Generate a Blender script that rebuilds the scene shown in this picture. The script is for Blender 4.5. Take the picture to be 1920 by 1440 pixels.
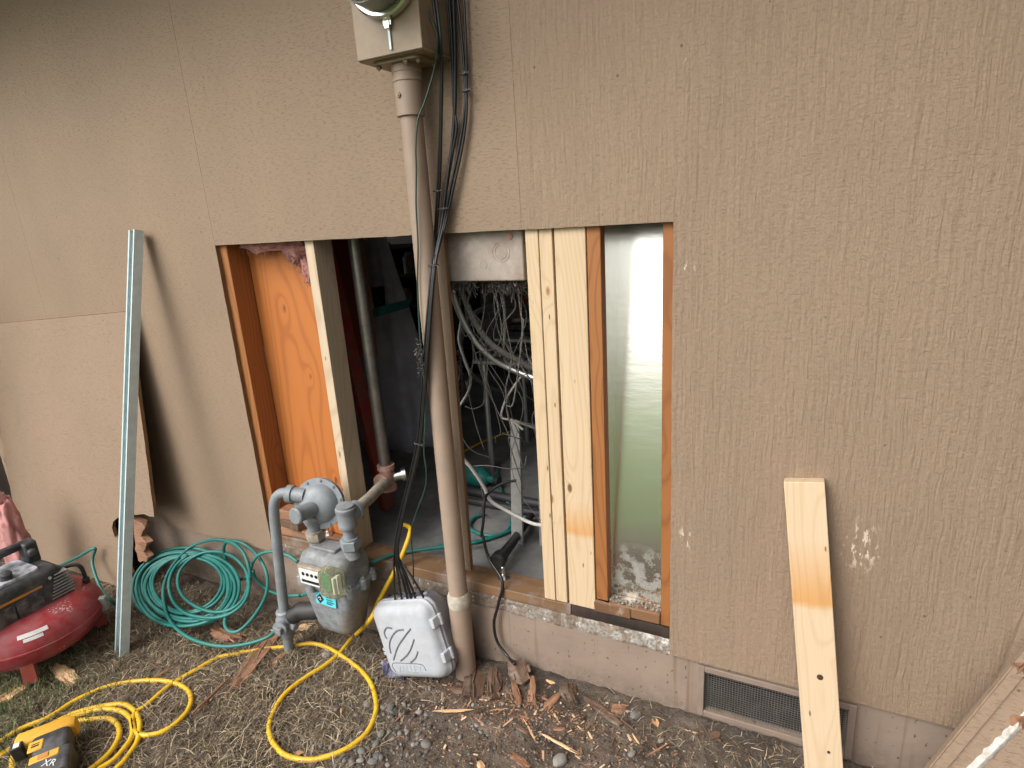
import bpy, bmesh, math, random
import numpy as np
from mathutils import Vector, Matrix, Euler, noise as mnoise

for o in list(bpy.data.objects):
    bpy.data.objects.remove(o)
S = bpy.context.scene
COL = S.collection
R = math.radians
random.seed(7)
rng = np.random.RandomState(7)

# ------------------------------------------------------------------ camera
cam_d = bpy.data.cameras.new('camera')
cam = bpy.data.objects.new('camera', cam_d)
COL.objects.link(cam)
S.camera = cam
cam_d.sensor_width = 36.0
cam_d.lens = 1129.39 / 1920 * 36
cam_d.clip_start = 0.02
cam_d.clip_end = 2000
def cam_basis(yaw, pitch, roll):
    f = Vector((math.sin(yaw)*math.cos(pitch), math.cos(yaw)*math.cos(pitch), math.sin(pitch)))
    r = Vector((math.cos(yaw), -math.sin(yaw), 0))
    u = r.cross(f)
    return r*math.cos(roll)+u*math.sin(roll), u*math.cos(roll)-r*math.sin(roll), f
cr, cu, cf = cam_basis(-0.47125, -0.273166, -0.064053)
cam.matrix_world = Matrix(((cr.x, cu.x, -cf.x, 1.93809), (cr.y, cu.y, -cf.y, -1.52526), (cr.z, cu.z, -cf.z, 1.28502), (0, 0, 0, 1)))

# ------------------------------------------------------------------ sky and sun (bright overcast)
SUN_EL, SUN_AZ = R(44), R(206)          # azimuth clockwise from +Y: behind the camera, to its left
W = bpy.data.worlds.new('World')
S.world = W
W.use_nodes = True
wt = W.node_tree
bg = wt.nodes['Background']
sky = wt.nodes.new('ShaderNodeTexSky')
sky.sky_type = 'NISHITA'
sky.sun_disc = False
sky.sun_elevation = SUN_EL
sky.sun_rotation = SUN_AZ
sky.air_density = 1.0
sky.dust_density = 6.0
sky.ozone_density = 1.0
hs = wt.nodes.new('ShaderNodeHueSaturation')   # overcast: the blue is washed out
hs.inputs['Saturation'].default_value = 0.22
wt.links.new(sky.outputs[0], hs.inputs['Color'])
wt.links.new(hs.outputs[0], bg.inputs['Color'])
bg.inputs['Strength'].default_value = 0.15
sun_d = bpy.data.lights.new('sun', 'SUN')
sun_d.energy = 0.5
sun_d.angle = R(50)
sun_d.color = (1.0, 0.93, 0.83)
sun = bpy.data.objects.new('sun', sun_d)
COL.objects.link(sun)
sd = Vector((math.sin(SUN_AZ)*math.cos(SUN_EL), math.cos(SUN_AZ)*math.cos(SUN_EL), math.sin(SUN_EL)))
sun.rotation_euler = sd.to_track_quat('Z', 'Y').to_euler()
S.view_settings.view_transform = 'Standard'
S.view_settings.look = 'None'
S.view_settings.exposure = 0.76
S.view_settings.gamma = 1.0

# ------------------------------------------------------------------ material helpers
class NT:
    def __init__(s, name):
        s.m = bpy.data.materials.new(name)
        s.m.use_nodes = True
        s.t = s.m.node_tree
        s.b = s.t.nodes['Principled BSDF']
        s.co = s.n('ShaderNodeTexCoord').outputs['Object']
    def n(s, typ, ins=None, **props):
        nd = s.t.nodes.new(typ)
        for k, v in props.items():
            setattr(nd, k, v)
        for k, v in (ins or {}).items():
            s.put(nd.inputs[k], v)
        return nd
    def put(s, sock, v):
        if isinstance(v, bpy.types.NodeSocket):
            s.t.links.new(v, sock)
        else:
            if sock.type == 'RGBA' and isinstance(v, (tuple, list)) and len(v) == 3:
                v = (*v, 1)
            sock.default_value = v
    def noise(s, vec, scale, detail=3, rough=0.55, dist=0.0):
        return s.n('ShaderNodeTexNoise', {'Vector': vec, 'Scale': scale, 'Detail': detail, 'Roughness': rough, 'Distortion': dist}).outputs[0]
    def vor(s, vec, scale, feature='F1', rnd=1.0):
        return s.n('ShaderNodeTexVoronoi', {'Vector': vec, 'Scale': scale, 'Randomness': rnd}, feature=feature).outputs['Distance']
    def map(s, vec, scale=(1, 1, 1), loc=(0, 0, 0), rot=(0, 0, 0)):
        return s.n('ShaderNodeMapping', {'Vector': vec, 'Scale': scale, 'Location': loc, 'Rotation': rot}).outputs[0]
    def math(s, op, a, b=0.0, clamp=False):
        nd = s.n('ShaderNodeMath', operation=op, use_clamp=clamp)
        s.put(nd.inputs[0], a); s.put(nd.inputs[1], b)
        return nd.outputs[0]
    def ramp(s, fac, stops, interp='LINEAR'):
        nd = s.n('ShaderNodeValToRGB', {'Fac': fac})
        e = nd.color_ramp.elements
        nd.color_ramp.interpolation = interp
        while len(e) < len(stops):
            e.new(0.5)
        for el, (p, c) in zip(e, stops):
            el.position = p
            el.color = (c, c, c, 1) if isinstance(c, (int, float)) else (*c, 1)
        return nd.outputs[0]
    def mix(s, fac, a, b, blend='MIX'):
        nd = s.n('ShaderNodeMix', data_type='RGBA', blend_type=blend)
        s.put(nd.inputs[0], fac); s.put(nd.inputs[6], a); s.put(nd.inputs[7], b)
        return nd.outputs[2]
    def bump(s, h, strength=0.5, dist=0.01, normal=None):
        ins = {'Height': h, 'Strength': strength, 'Distance': dist}
        if normal is not None:
            ins['Normal'] = normal
        return s.n('ShaderNodeBump', ins).outputs[0]
    def sep(s, vec):
        return s.n('ShaderNodeSeparateXYZ', {'Vector': vec}).outputs
    def rnd(s):
        return s.n('ShaderNodeObjectInfo').outputs['Random']
    def out(s, color=None, rough=0.6, metal=0.0, normal=None, **kw):
        if color is not None: s.put(s.b.inputs['Base Color'], color)
        s.put(s.b.inputs['Roughness'], rough)
        s.put(s.b.inputs['Metallic'], metal)
        if normal is not None: s.put(s.b.inputs['Normal'], normal)
        for k, v in kw.items():
            s.put(s.b.inputs[k], v)
        return s.m

def plain(name, c, rough=0.5, metal=0.0, vary=0.25, scale=25, bump=0.15, bscale=180, bdist=0.002, dirt=None, dirt_amt=0.5, **kw):
    """painted / plastic / metal: colour with mottling, optional dirt in patches, fine relief"""
    t = NT(name)
    n1 = t.noise(t.co, scale, 4, 0.6)
    col = t.mix(t.ramp(n1, [(0.3, 0.0), (0.7, 1.0)]), tuple(x*(1-vary) for x in c), tuple(min(1, x*(1+vary*0.6)) for x in c))
    r = rough
    if dirt:
        d = t.ramp(t.noise(t.co, scale*0.45, 6, 0.7), [(0.5-0.12*dirt_amt, 0.0), (0.66, dirt_amt)])
        col = t.mix(d, col, dirt)
        r = t.math('ADD', rough, t.math('MULTIPLY', d, 0.25), True)
    h = t.noise(t.co, bscale, 3, 0.6)
    return t.out(col, r, metal, t.bump(h, bump, bdist), **kw)

def wood(name, light, dark, axis='z', rings=55, cross=5.0, rough=0.65, knots=True, knot=(0.10, 0.045, 0.018), band=None, dirt=None, dirt_amt=0.4, fibre=0.35, specks=False, line=0.55):
    t = NT(name)
    rv = t.n('ShaderNodeVectorMath', {0: t.n('ShaderNodeCombineXYZ', {'X': t.rnd(), 'Y': t.rnd(), 'Z': t.rnd()}).outputs[0], 1: (13.7, 27.1, 9.3)}, operation='MULTIPLY').outputs[0]
    co = t.n('ShaderNodeVectorMath', {0: t.co, 1: rv}, operation='ADD').outputs[0]
    i = 'xyz'.index(axis)
    sc = [cross]*3; sc[i] = 0.5
    fs = [260.0]*3; fs[i] = 7.0
    ks = [9.0]*3; ks[i] = 4.2
    a = t.map(co, tuple(sc))
    n = t.noise(a, 1.0, 1.5, 0.4, 0.25)
    if knots:
        kd = t.vor(t.map(co, tuple(ks)), 1.0)
        swirl = t.math('DIVIDE', 0.012, t.math('ADD', kd, 0.09))
        n = t.math('ADD', n, swirl)
    ring = t.math('ADD', t.math('MULTIPLY', t.math('SINE', t.math('MULTIPLY', n, float(rings))), 0.5), 0.5)
    fib = t.noise(t.map(co, tuple(fs)), 1.0, 3, 0.6)
    fac = t.math('ADD', t.math('MULTIPLY', t.math('POWER', ring, 5.0), line), t.math('MULTIPLY', t.math('SUBTRACT', fib, 0.35), fibre), True)
    col = t.mix(fac, light, dark)
    big = t.noise(t.map(co, tuple(x*0.5 for x in sc)), 1.0, 3)
    col = t.mix(t.ramp(big, [(0.35, 0.0), (0.75, 0.45)]), col, dark)
    if knots:
        col = t.mix(t.ramp(kd, [(0.05, 1.0), (0.085, 0.0)]), col, knot)
    if specks:
        sp = t.ramp(t.vor(t.map(co, (30, 30, 9)), 1.0), [(0.05, 0.8), (0.09, 0.0)])
        col = t.mix(sp, col, (0.05, 0.035, 0.025))
    if dirt:
        d = t.ramp(t.noise(t.map(t.co, (1, 1, 0.5)), 14, 5, 0.7), [(0.5, 0.0), (0.68, dirt_amt)])
        col = t.mix(d, col, dirt)
    if band:
        z = t.sep(t.co)[i]
        zz = t.math('ADD', z, t.math('MULTIPLY', t.math('SUBTRACT', t.noise(t.co, 22, 3), 0.5), 0.02))
        z0, z1, c = band
        m = t.math('MULTIPLY', t.ramp(t.math('DIVIDE', t.math('SUBTRACT', zz, z0), 0.02), [(0.0, 0.0), (1.0, 0.8)]),
                   t.ramp(t.math('DIVIDE', t.math('SUBTRACT', zz, z0), z1-z0), [(0.1, 1.0), (1.0, 0.0)]))
        col = t.mix(m, col, c, 'MULTIPLY')
    h = t.math('ADD', t.math('MULTIPLY', fac, 0.5), fib)
    return t.out(col, rough, 0.0, t.bump(h, 0.25, 0.0012))

# ------------------------------------------------------------------ mesh helpers
class MB:
    """collects vertices and faces (world coordinates unless stated) for ONE mesh"""
    def __init__(s):
        s.v = []; s.f = []; s.mi = []
    def add(s, vs, fs, mi=0):
        o = len(s.v)
        s.v += [tuple(p) for p in vs]
        s.f += [tuple(o+i for i in f) for f in fs]
        s.mi += [mi]*len(fs)
        return s
    def box(s, a, b, mi=0, M=None, jit=0.0):
        vs = [Vector((x, y, z)) for z in (a[2], b[2]) for y in (a[1], b[1]) for x in (a[0], b[0])]
        if jit:
            vs = [p+Vector((random.uniform(-jit, jit), random.uniform(-jit, jit), random.uniform(-jit, jit))) for p in vs]
        if M is not None:
            vs = [M @ p for p in vs]
        return s.add(vs, [(0, 2, 3, 1), (4, 5, 7, 6), (0, 1, 5, 4), (2, 6, 7, 3), (0, 4, 6, 2), (1, 3, 7, 5)], mi)
    def rings(s, rs, cap=True, closed=True, mi=0):
        n = len(rs[0]); vs = [p for r in rs for p in r]; fs = []
        m = n if closed else n-1
        for k in range(len(rs)-1):
            for i in range(m):
                j = (i+1) % n
                fs.append((k*n+i, k*n+j, (k+1)*n+j, (k+1)*n+i))
        if cap:
            fs.append(tuple(range(n-1, -1, -1)))
            fs.append(tuple((len(rs)-1)*n+i for i in range(n)))
        return s.add(vs, fs, mi)
    def tube(s, pts, r, n=10, cap=True, mi=0):
        pts = [Vector(p) for p in pts]
        rs = []; prev = None
        for i, p in enumerate(pts):
            t = (pts[min(i+1, len(pts)-1)] - pts[max(i-1, 0)]).normalized()
            if prev is None:
                ref = Vector((0, 0, 1)) if abs(t.z) < 0.9 else Vector((1, 0, 0))
                x = t.cross(ref).normalized()
            else:
                x = (prev - t*prev.dot(t)).normalized()
            prev = x
            y = t.cross(x)
            rr = r(i/(len(pts)-1)) if callable(r) else r
            rs.append([p + (x*math.cos(2*math.pi*k/n) + y*math.sin(2*math.pi*k/n))*rr for k in range(n)])
        return s.rings(rs, cap, True, mi)
    def lathe(s, prof, c, axis=(0, 0, 1), n=24, mi=0, cap=True):
        """prof: list of (radius, distance along axis)"""
        a = Vector(axis).normalized()
        ref = Vector((0, 0, 1)) if abs(a.z) < 0.9 else Vector((1, 0, 0))
        x = a.cross(ref).normalized(); y = a.cross(x)
        c = Vector(c)
        rs = [[c + a*h + (x*math.cos(2*math.pi*k/n) + y*math.sin(2*math.pi*k/n))*max(r, 1e-4) for k in range(n)] for r, h in prof]
        return s.rings(rs, cap, True, mi)
    def prism(s, poly, fn, d, mi=0, mside=None):
        """poly: 2D outline; fn(u, v, w) -> point; w from 0 to d"""
        n = len(poly)
        vs = [fn(u, v, 0) for u, v in poly] + [fn(u, v, d) for u, v in poly]
        s.add(vs, [tuple(range(n))], mi)
        o = len(s.v) - 2*n
        s.f.append(tuple(o+n+i for i in range(n-1, -1, -1))); s.mi.append(mi)
        for i in range(n):
            j = (i+1) % n
            s.f.append((o+i, o+n+i, o+n+j, o+j)); s.mi.append(mi if mside is None else mside)
        return s

ROOT = {}
def link(o):
    COL.objects.link(o)
    return o
def obj(name, mb, mat, parent=None, bevel=0.0, smooth=True, angle=35, local=False):
    me = bpy.data.meshes.new(name)
    off = Vector((0, 0, 0))
    if parent is not None and not local:
        off = ROOT.get(parent.name, off)
    me.from_pydata([tuple(Vector(p)-off) for p in mb.v], [], mb.f)
    mats = mat if isinstance(mat, (list, tuple)) else [mat]
    for m in mats:
        me.materials.append(m)
    if len(mats) > 1:
        me.polygons.foreach_set('material_index', mb.mi)
    bm = bmesh.new(); bm.from_mesh(me)
    bmesh.ops.recalc_face_normals(bm, faces=bm.faces)
    bm.to_mesh(me); bm.free()
    if smooth:
        me.polygons.foreach_set('use_smooth', [True]*len(me.polygons))
        me.set_sharp_from_angle(angle=R(angle))
    me.update()
    o = link(bpy.data.objects.new(name, me))
    if bevel:
        b = o.modifiers.new('edge', 'BEVEL')
        b.width = bevel; b.segments = 2; b.limit_method = 'ANGLE'; b.angle_limit = R(40)
        b.harden_normals = False
    if parent is not None:
        o.parent = parent
        ROOT[o.name] = off
    return o
def tag(o, label, cat, group=None):
    o['label'] = label; o['category'] = cat
    if group: o['group'] = group
    return o
def struct(o):
    o['kind'] = 'structure'
    return o
def stuff(o, label=None, cat=None):
    o['kind'] = 'stuff'
    if label: o['label'] = label
    if cat: o['category'] = cat
    return o
def thing(name, loc, label, cat, group=None, rot=None):
    o = link(bpy.data.objects.new(name, None))
    o.empty_display_size = 0.05
    o.location = loc
    if rot: o.rotation_euler = rot
    ROOT[o.name] = Vector(loc)
    return tag(o, label, cat, group)
def rrect(w, h, r, n=5):
    pts = []
    for cx, cy, a0 in ((w/2-r, h/2-r, 0), (-w/2+r, h/2-r, 90), (-w/2+r, -h/2+r, 180), (w/2-r, -h/2+r, 270)):
        for k in range(n+1):
            a = R(a0+90*k/n)
            pts.append((cx+r*math.cos(a), cy+r*math.sin(a)))
    return pts
def spline(pts, sub=8):
    P_ = [Vector(p) for p in pts]
    P_ = [P_[0]*2-P_[1]] + P_ + [P_[-1]*2-P_[-2]]
    out = []
    for i in range(1, len(P_)-2):
        p0, p1, p2, p3 = P_[i-1:i+3]
        for k in range(sub):
            t = k/sub
            out.append(0.5*((2*p1)+(p2-p0)*t+(2*p0-5*p1+4*p2-p3)*t*t+(3*p1-p0-3*p2+p3)*t**3))
    out.append(P_[-2])
    return out
def hexbolt(mb, c, axis, r=0.008, h=0.006, mi=0):
    mb.lathe([(r, 0), (r, h)], c, axis, 6, mi)
    mb.lathe([(r*0.5, h), (r*0.5, h*1.5)], c, axis, 8, mi)
def text_mesh(body, size, extrude=0.0006):
    cu_ = bpy.data.curves.new('lettering', 'FONT')
    cu_.body = body; cu_.size = size; cu_.extrude = extrude; cu_.align_x = 'CENTER'; cu_.align_y = 'CENTER'
    cu_.resolution_u = 2
    tmp = link(bpy.data.objects.new('lettering', cu_))
    dg = bpy.context.evaluated_depsgraph_get()
    me = bpy.data.meshes.new_from_object(tmp.evaluated_get(dg))
    vs = [tuple(v.co) for v in me.vertices]; fs = [tuple(p.vertices) for p in me.polygons]
    bpy.data.objects.remove(tmp)
    return vs, fs
def fbm(x, y, s, o=4):
    return mnoise.fractal(Vector((x*s, y*s, 3.1)), 0.9, 2.0, o)
def ground_z(x, y):
    t = min(max((x-0.6)/0.7, 0), 1); t = t*t*(3-2*t)
    return -0.27+0.055*t
def ground_bump(x, y):
    if abs(x) > 6 or y < -6 or y > 1:
        return 0.0
    return 0.006*fbm(x, y, 5, 3)+0.007*fbm(x+7, y, 22, 3)+0.0045*fbm(x, y+4, 60, 2)
# ------------------------------------------------------------------ measured positions (metres)
P = {
'yellow_hose': [(-0.336,-0.925,-0.262),(-0.341,-0.885,-0.262),(-0.333,-0.822,-0.262),(-0.3,-0.762,-0.262),(-0.293,-0.678,-0.262),(-0.251,-0.591,-0.262),(-0.157,-0.523,-0.262),(-0.054,-0.487,-0.262),(0.034,-0.487,-0.262),(0.096,-0.513,-0.262),(0.136,-0.561,-0.262),(0.142,-0.625,-0.262),(0.111,-0.667,-0.262),(0.063,-0.683,-0.262),(0.007,-0.666,-0.262),(-0.031,-0.63,-0.262),(-0.028,-0.591,-0.262),(-0.038,-0.499,-0.262),(-0.018,-0.412,-0.262),(0.006,-0.331,-0.262),(0.061,-0.283,-0.262),(0.056,-0.282,-0.262),(0.166,-0.21,-0.262),(0.213,-0.183,-0.262),(0.285,-0.135,-0.262),(0.352,-0.128,-0.262),(0.437,-0.142,-0.262),(0.55,-0.171,-0.262),(0.639,-0.212,-0.262),(0.713,-0.276,-0.258),(0.751,-0.329,-0.255),(0.77,-0.393,-0.254),(0.758,-0.447,-0.255),(0.725,-0.495,-0.257),(0.664,-0.537,-0.261),(0.586,-0.552,-0.262),(0.513,-0.534,-0.262),(0.455,-0.498,-0.262),(0.415,-0.442,-0.262),(0.39,-0.364,-0.262),(0.401,-0.276,-0.262),(0.424,-0.205,-0.262),(0.429,-0.133,-0.262),(0.419,-0.063,-0.262),(0.418,-0.025,-0.262),(0.605,-0.13,-0.065),(0.591,-0.06,-0.039),(0.649,-0.03,0.069),(0.684,0.0,0.152),(0.682,0.05,0.2),(0.619,0.12,0.172),(0.515,0.2,0.123)],
'yellow_loops': [(-0.276,-0.963,-0.262),(-0.276,-0.914,-0.262),(-0.271,-0.856,-0.262),(-0.261,-0.789,-0.262),(-0.237,-0.723,-0.262),(-0.198,-0.677,-0.262),(-0.152,-0.642,-0.262),(-0.102,-0.621,-0.262),(-0.036,-0.627,-0.262),(0.022,-0.65,-0.262),(0.067,-0.681,-0.262),(0.101,-0.714,-0.262),(0.126,-0.767,-0.262),(0.131,-0.791,-0.262),(0.15,-0.85,-0.262),(0.106,-0.916,-0.262),(-0.027,-0.957,-0.262),(-0.182,-0.923,-0.262),(-0.268,-0.873,-0.262),(-0.274,-0.847,-0.262),(-0.255,-0.793,-0.262),(-0.224,-0.731,-0.262),(-0.169,-0.671,-0.262),(-0.095,-0.646,-0.262),(-0.03,-0.651,-0.262),(0.025,-0.674,-0.262),(0.065,-0.71,-0.262),(0.09,-0.773,-0.262),(0.081,-0.817,-0.262),(0.085,-0.885,-0.262),(-0.025,-0.94,-0.262),(-0.195,-0.963,-0.262),(-0.268,-0.942,-0.262),(-0.269,-0.917,-0.262),(-0.26,-0.861,-0.262),(-0.242,-0.799,-0.262),(-0.194,-0.739,-0.262),(-0.146,-0.707,-0.262),(-0.096,-0.683,-0.262),(-0.041,-0.686,-0.262),(0.013,-0.713,-0.262),(0.05,-0.763,-0.262),(0.056,-0.823,-0.262),(0.04,-0.88,-0.262)],
'teal_left': [(-1.117,-0.3,-0.154),(-1.107,-0.26,-0.149),(-1.032,-0.227,-0.113),(-0.928,-0.2,-0.062),(-0.962,-0.2,-0.113),(-0.943,-0.22,-0.151),(-0.839,-0.26,-0.215),(-0.701,-0.3,-0.207),(-0.688,-0.276,-0.262),(-0.636,-0.253,-0.262)],
'teal_inside': [(0.701,0.179,0.072),(0.788,0.227,0.072),(0.87,0.305,0.072),(0.936,0.421,0.072),(0.957,0.481,0.072),(0.89,0.52,0.072),(0.756,0.643,0.072),(0.612,0.864,0.072),(0.584,0.937,0.072)],
'teal_inside_loop': [(0.88,0.448,0.072),(0.903,0.41,0.072),(0.897,0.344,0.072),(0.835,0.316,0.072),(0.767,0.333,0.072),(0.732,0.376,0.072),(0.726,0.432,0.072),(0.751,0.471,0.072)],
'cable0': [(1.059,-0.1,1.967),(1.059,-0.092,1.802),(1.061,-0.088,1.733),(1.043,-0.06,1.644),(0.996,-0.03,1.442),(0.978,-0.025,1.36),(0.959,-0.03,1.244),(0.968,-0.075,1.158),(0.94,-0.104,0.948),(0.907,-0.104,0.784),(0.873,-0.1,0.642),(0.828,-0.1,0.511),(0.764,-0.1,0.348),(0.726,-0.105,0.204),(0.717,-0.108,0.121),(0.71,-0.11,0.047),(0.71,-0.11,0.004)],
'cable1': [(1.065,-0.1,1.966),(1.068,-0.092,1.801),(1.069,-0.088,1.708),(1.047,-0.06,1.643),(1.001,-0.03,1.442),(0.978,-0.025,1.331),(0.961,-0.03,1.229),(0.966,-0.067,1.158),(0.938,-0.096,0.947),(0.905,-0.096,0.781),(0.871,-0.092,0.639),(0.826,-0.092,0.507),(0.762,-0.092,0.344),(0.723,-0.097,0.198),(0.734,-0.108,0.125),(0.737,-0.11,0.047),(0.739,-0.11,0.011)],
'cable2': [(1.061,-0.018,1.994),(1.061,-0.018,1.82),(1.058,-0.018,1.698),(1.05,-0.018,1.578),(1.053,-0.018,1.518),(1.028,-0.018,1.44),(0.993,-0.023,1.315),(0.969,-0.03,1.214),(0.978,-0.079,1.159),(0.951,-0.108,0.95),(0.918,-0.108,0.786),(0.885,-0.104,0.645),(0.84,-0.104,0.514),(0.777,-0.104,0.353),(0.739,-0.109,0.209),(0.749,-0.108,0.128),(0.762,-0.11,0.054),(0.764,-0.11,0.018)],
'cable3': [(1.082,-0.018,1.989),(1.073,-0.018,1.818),(1.066,-0.018,1.697),(1.053,-0.018,1.571),(1.035,-0.018,1.48),(1.011,-0.022,1.385),(0.986,-0.03,1.273),(0.972,-0.067,1.158),(0.945,-0.096,0.947),(0.912,-0.096,0.782),(0.878,-0.092,0.64),(0.833,-0.092,0.508),(0.769,-0.092,0.345),(0.731,-0.097,0.2),(0.759,-0.108,0.131),(0.778,-0.11,0.058),(0.78,-0.11,0.022)],
'cable4': [(1.073,-0.018,1.992),(1.086,-0.018,1.816),(1.09,-0.018,1.693),(1.089,-0.018,1.618),(1.084,-0.018,1.567),(1.059,-0.018,1.478),(1.022,-0.023,1.371),(0.993,-0.03,1.272),(0.984,-0.081,1.159),(0.957,-0.11,0.95),(0.924,-0.11,0.787),(0.891,-0.106,0.647),(0.846,-0.106,0.516),(0.784,-0.106,0.355),(0.746,-0.111,0.211),(0.77,-0.108,0.133),(0.796,-0.11,0.062),(0.799,-0.11,0.027)],
'cable5': [(1.109,-0.018,1.983),(1.104,-0.018,1.812),(1.099,-0.018,1.692),(1.092,-0.018,1.605),(1.085,-0.018,1.541),(1.064,-0.018,1.464),(1.026,-0.023,1.356),(0.996,-0.03,1.265),(0.979,-0.071,1.158),(0.952,-0.1,0.948),(0.919,-0.1,0.784),(0.886,-0.096,0.642),(0.841,-0.096,0.511),(0.778,-0.096,0.349),(0.74,-0.101,0.204),(0.79,-0.108,0.138),(0.83,-0.11,0.071),(0.832,-0.11,0.036)],
'green_wire': [(1.036,-0.09,1.829),(1.047,-0.09,1.768),(1.06,-0.09,1.728),(1.054,-0.084,1.696),(1.031,-0.076,1.646),(1.001,-0.083,1.581),(0.982,-0.092,1.541),(0.97,-0.097,1.479),(0.965,-0.099,1.415),(0.954,-0.1,1.328),(0.947,-0.1,1.22),(0.932,-0.1,1.111),(0.922,-0.1,0.972),(0.922,-0.102,0.899),(0.915,-0.107,0.723),(0.898,-0.109,0.601),(0.895,-0.104,0.538),(0.879,-0.098,0.471),(0.822,-0.089,0.361),(0.788,-0.079,0.283),(0.774,-0.07,0.163),(0.756,-0.06,0.068)],
'ties': [(1.088,-0.02,1.645),(1.09,-0.02,1.604),(0.977,-0.025,1.362),(0.996,-0.03,1.314),(0.974,-0.075,1.163),(0.875,-0.1,0.625)],
'flex_conduit': [(0.95,0.06,1.074),(0.939,0.075,1.058),(0.95,0.09,0.989),(0.987,0.107,0.903),(1.033,0.13,0.844),(1.073,0.153,0.812),(1.122,0.16,0.791),(1.167,0.16,0.78),(1.24,0.16,0.77)],
'dusty_conduit': [(0.971,0.07,1.079),(0.968,0.084,1.057),(0.991,0.099,0.974),(1.031,0.113,0.904),(1.072,0.131,0.866),(1.113,0.154,0.835),(1.146,0.177,0.809),(1.225,0.2,0.787)],
'grey_wire': [(0.934,0.1,1.007),(0.939,0.106,0.972),(0.922,0.111,0.907),(0.935,0.117,0.835),(0.947,0.123,0.776),(0.926,0.129,0.721),(0.869,0.134,0.645),(0.856,0.14,0.595)],
'hanging_wire': [(1.089,0.1,1.081),(1.094,0.112,1.027),(1.086,0.124,0.951),(1.071,0.136,0.879),(1.069,0.148,0.834),(1.114,0.16,0.787)],
'short_wire': [(1.109,0.17,0.78),(1.064,0.176,0.724),(1.033,0.182,0.675),(1.018,0.188,0.626),(1.051,0.194,0.615),(1.091,0.2,0.583)],
'white_cable': [(0.86,0.1,0.563),(0.878,0.122,0.497),(0.908,0.145,0.439),(0.939,0.162,0.37),(0.961,0.17,0.311),(1.023,0.178,0.276),(1.104,0.18,0.247),(1.157,0.18,0.245),(1.24,0.18,0.248)],
'thin_wire': [(0.89,0.08,0.884),(0.899,0.086,0.855),(0.928,0.091,0.812),(0.899,0.097,0.72),(0.9,0.103,0.643),(0.906,0.109,0.565),(0.941,0.114,0.52),(1.003,0.12,0.502)],
'thin_wire_b': [(0.888,0.1,0.749),(0.9,0.114,0.624),(0.873,0.129,0.569),(0.89,0.143,0.47),(0.917,0.157,0.427),(0.93,0.171,0.314),(0.902,0.186,0.242),(0.938,0.2,0.224)],
'thin_wire_c': [(0.834,0.25,0.393),(0.901,0.262,0.401),(0.983,0.275,0.394),(1.039,0.287,0.405),(1.048,0.3,0.443)],
'black_cable': [(1.049,0.2,0.39),(0.993,0.2,0.369),(0.954,0.172,0.343),(0.953,0.138,0.325),(0.96,0.108,0.266),(0.962,0.083,0.221),(0.982,0.058,0.237),(1.009,0.042,0.164),(1.073,0.009,0.111),(1.059,-0.006,0.029),(1.039,-0.01,-0.047),(1.047,-0.013,-0.117),(1.09,-0.025,-0.154),(1.13,-0.05,-0.155)],
'yellow_inside': [(0.302,0.986,0.075),(0.334,1.189,0.075),(0.409,1.389,0.075),(0.48,1.504,0.075)],
'stones': [(0.776,-0.281,0.016),(0.753,-0.288,0.011),(0.693,-0.298,0.013),(0.74,-0.387,0.011),(0.827,-0.418,0.015),(0.808,-0.437,0.012),(0.861,-0.452,0.015),(0.802,-0.456,0.015),(0.799,-0.498,0.014),(0.822,-0.485,0.011),(0.817,-0.38,0.014),(0.859,-0.473,0.014),(0.983,-0.373,0.016),(0.881,-0.267,0.012),(0.916,-0.272,0.009),(0.896,-0.348,0.01),(0.389,-0.161,0.017),(0.644,-0.186,0.01),(0.77,-0.498,0.009),(0.758,-0.522,0.01),(0.737,-0.429,0.01),(0.775,-0.35,0.009),(0.628,-0.28,0.01),(0.704,-0.443,0.009),(0.698,-0.476,0.01),(0.681,-0.342,0.01),(0.815,-0.254,0.009),(0.862,-0.382,0.009),(0.849,-0.336,0.01),(0.934,-0.343,0.009),(1.069,-0.316,0.008),(0.909,-0.466,0.009),(0.724,-0.542,0.009),(0.287,-0.318,0.012),(0.319,-0.346,0.009),(0.554,-0.101,0.013),(0.658,-0.482,0.009),(1.382,-0.285,0.022),(1.538,-0.052,0.019),(1.563,-0.187,0.012),(1.628,-0.106,0.011)],
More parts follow.
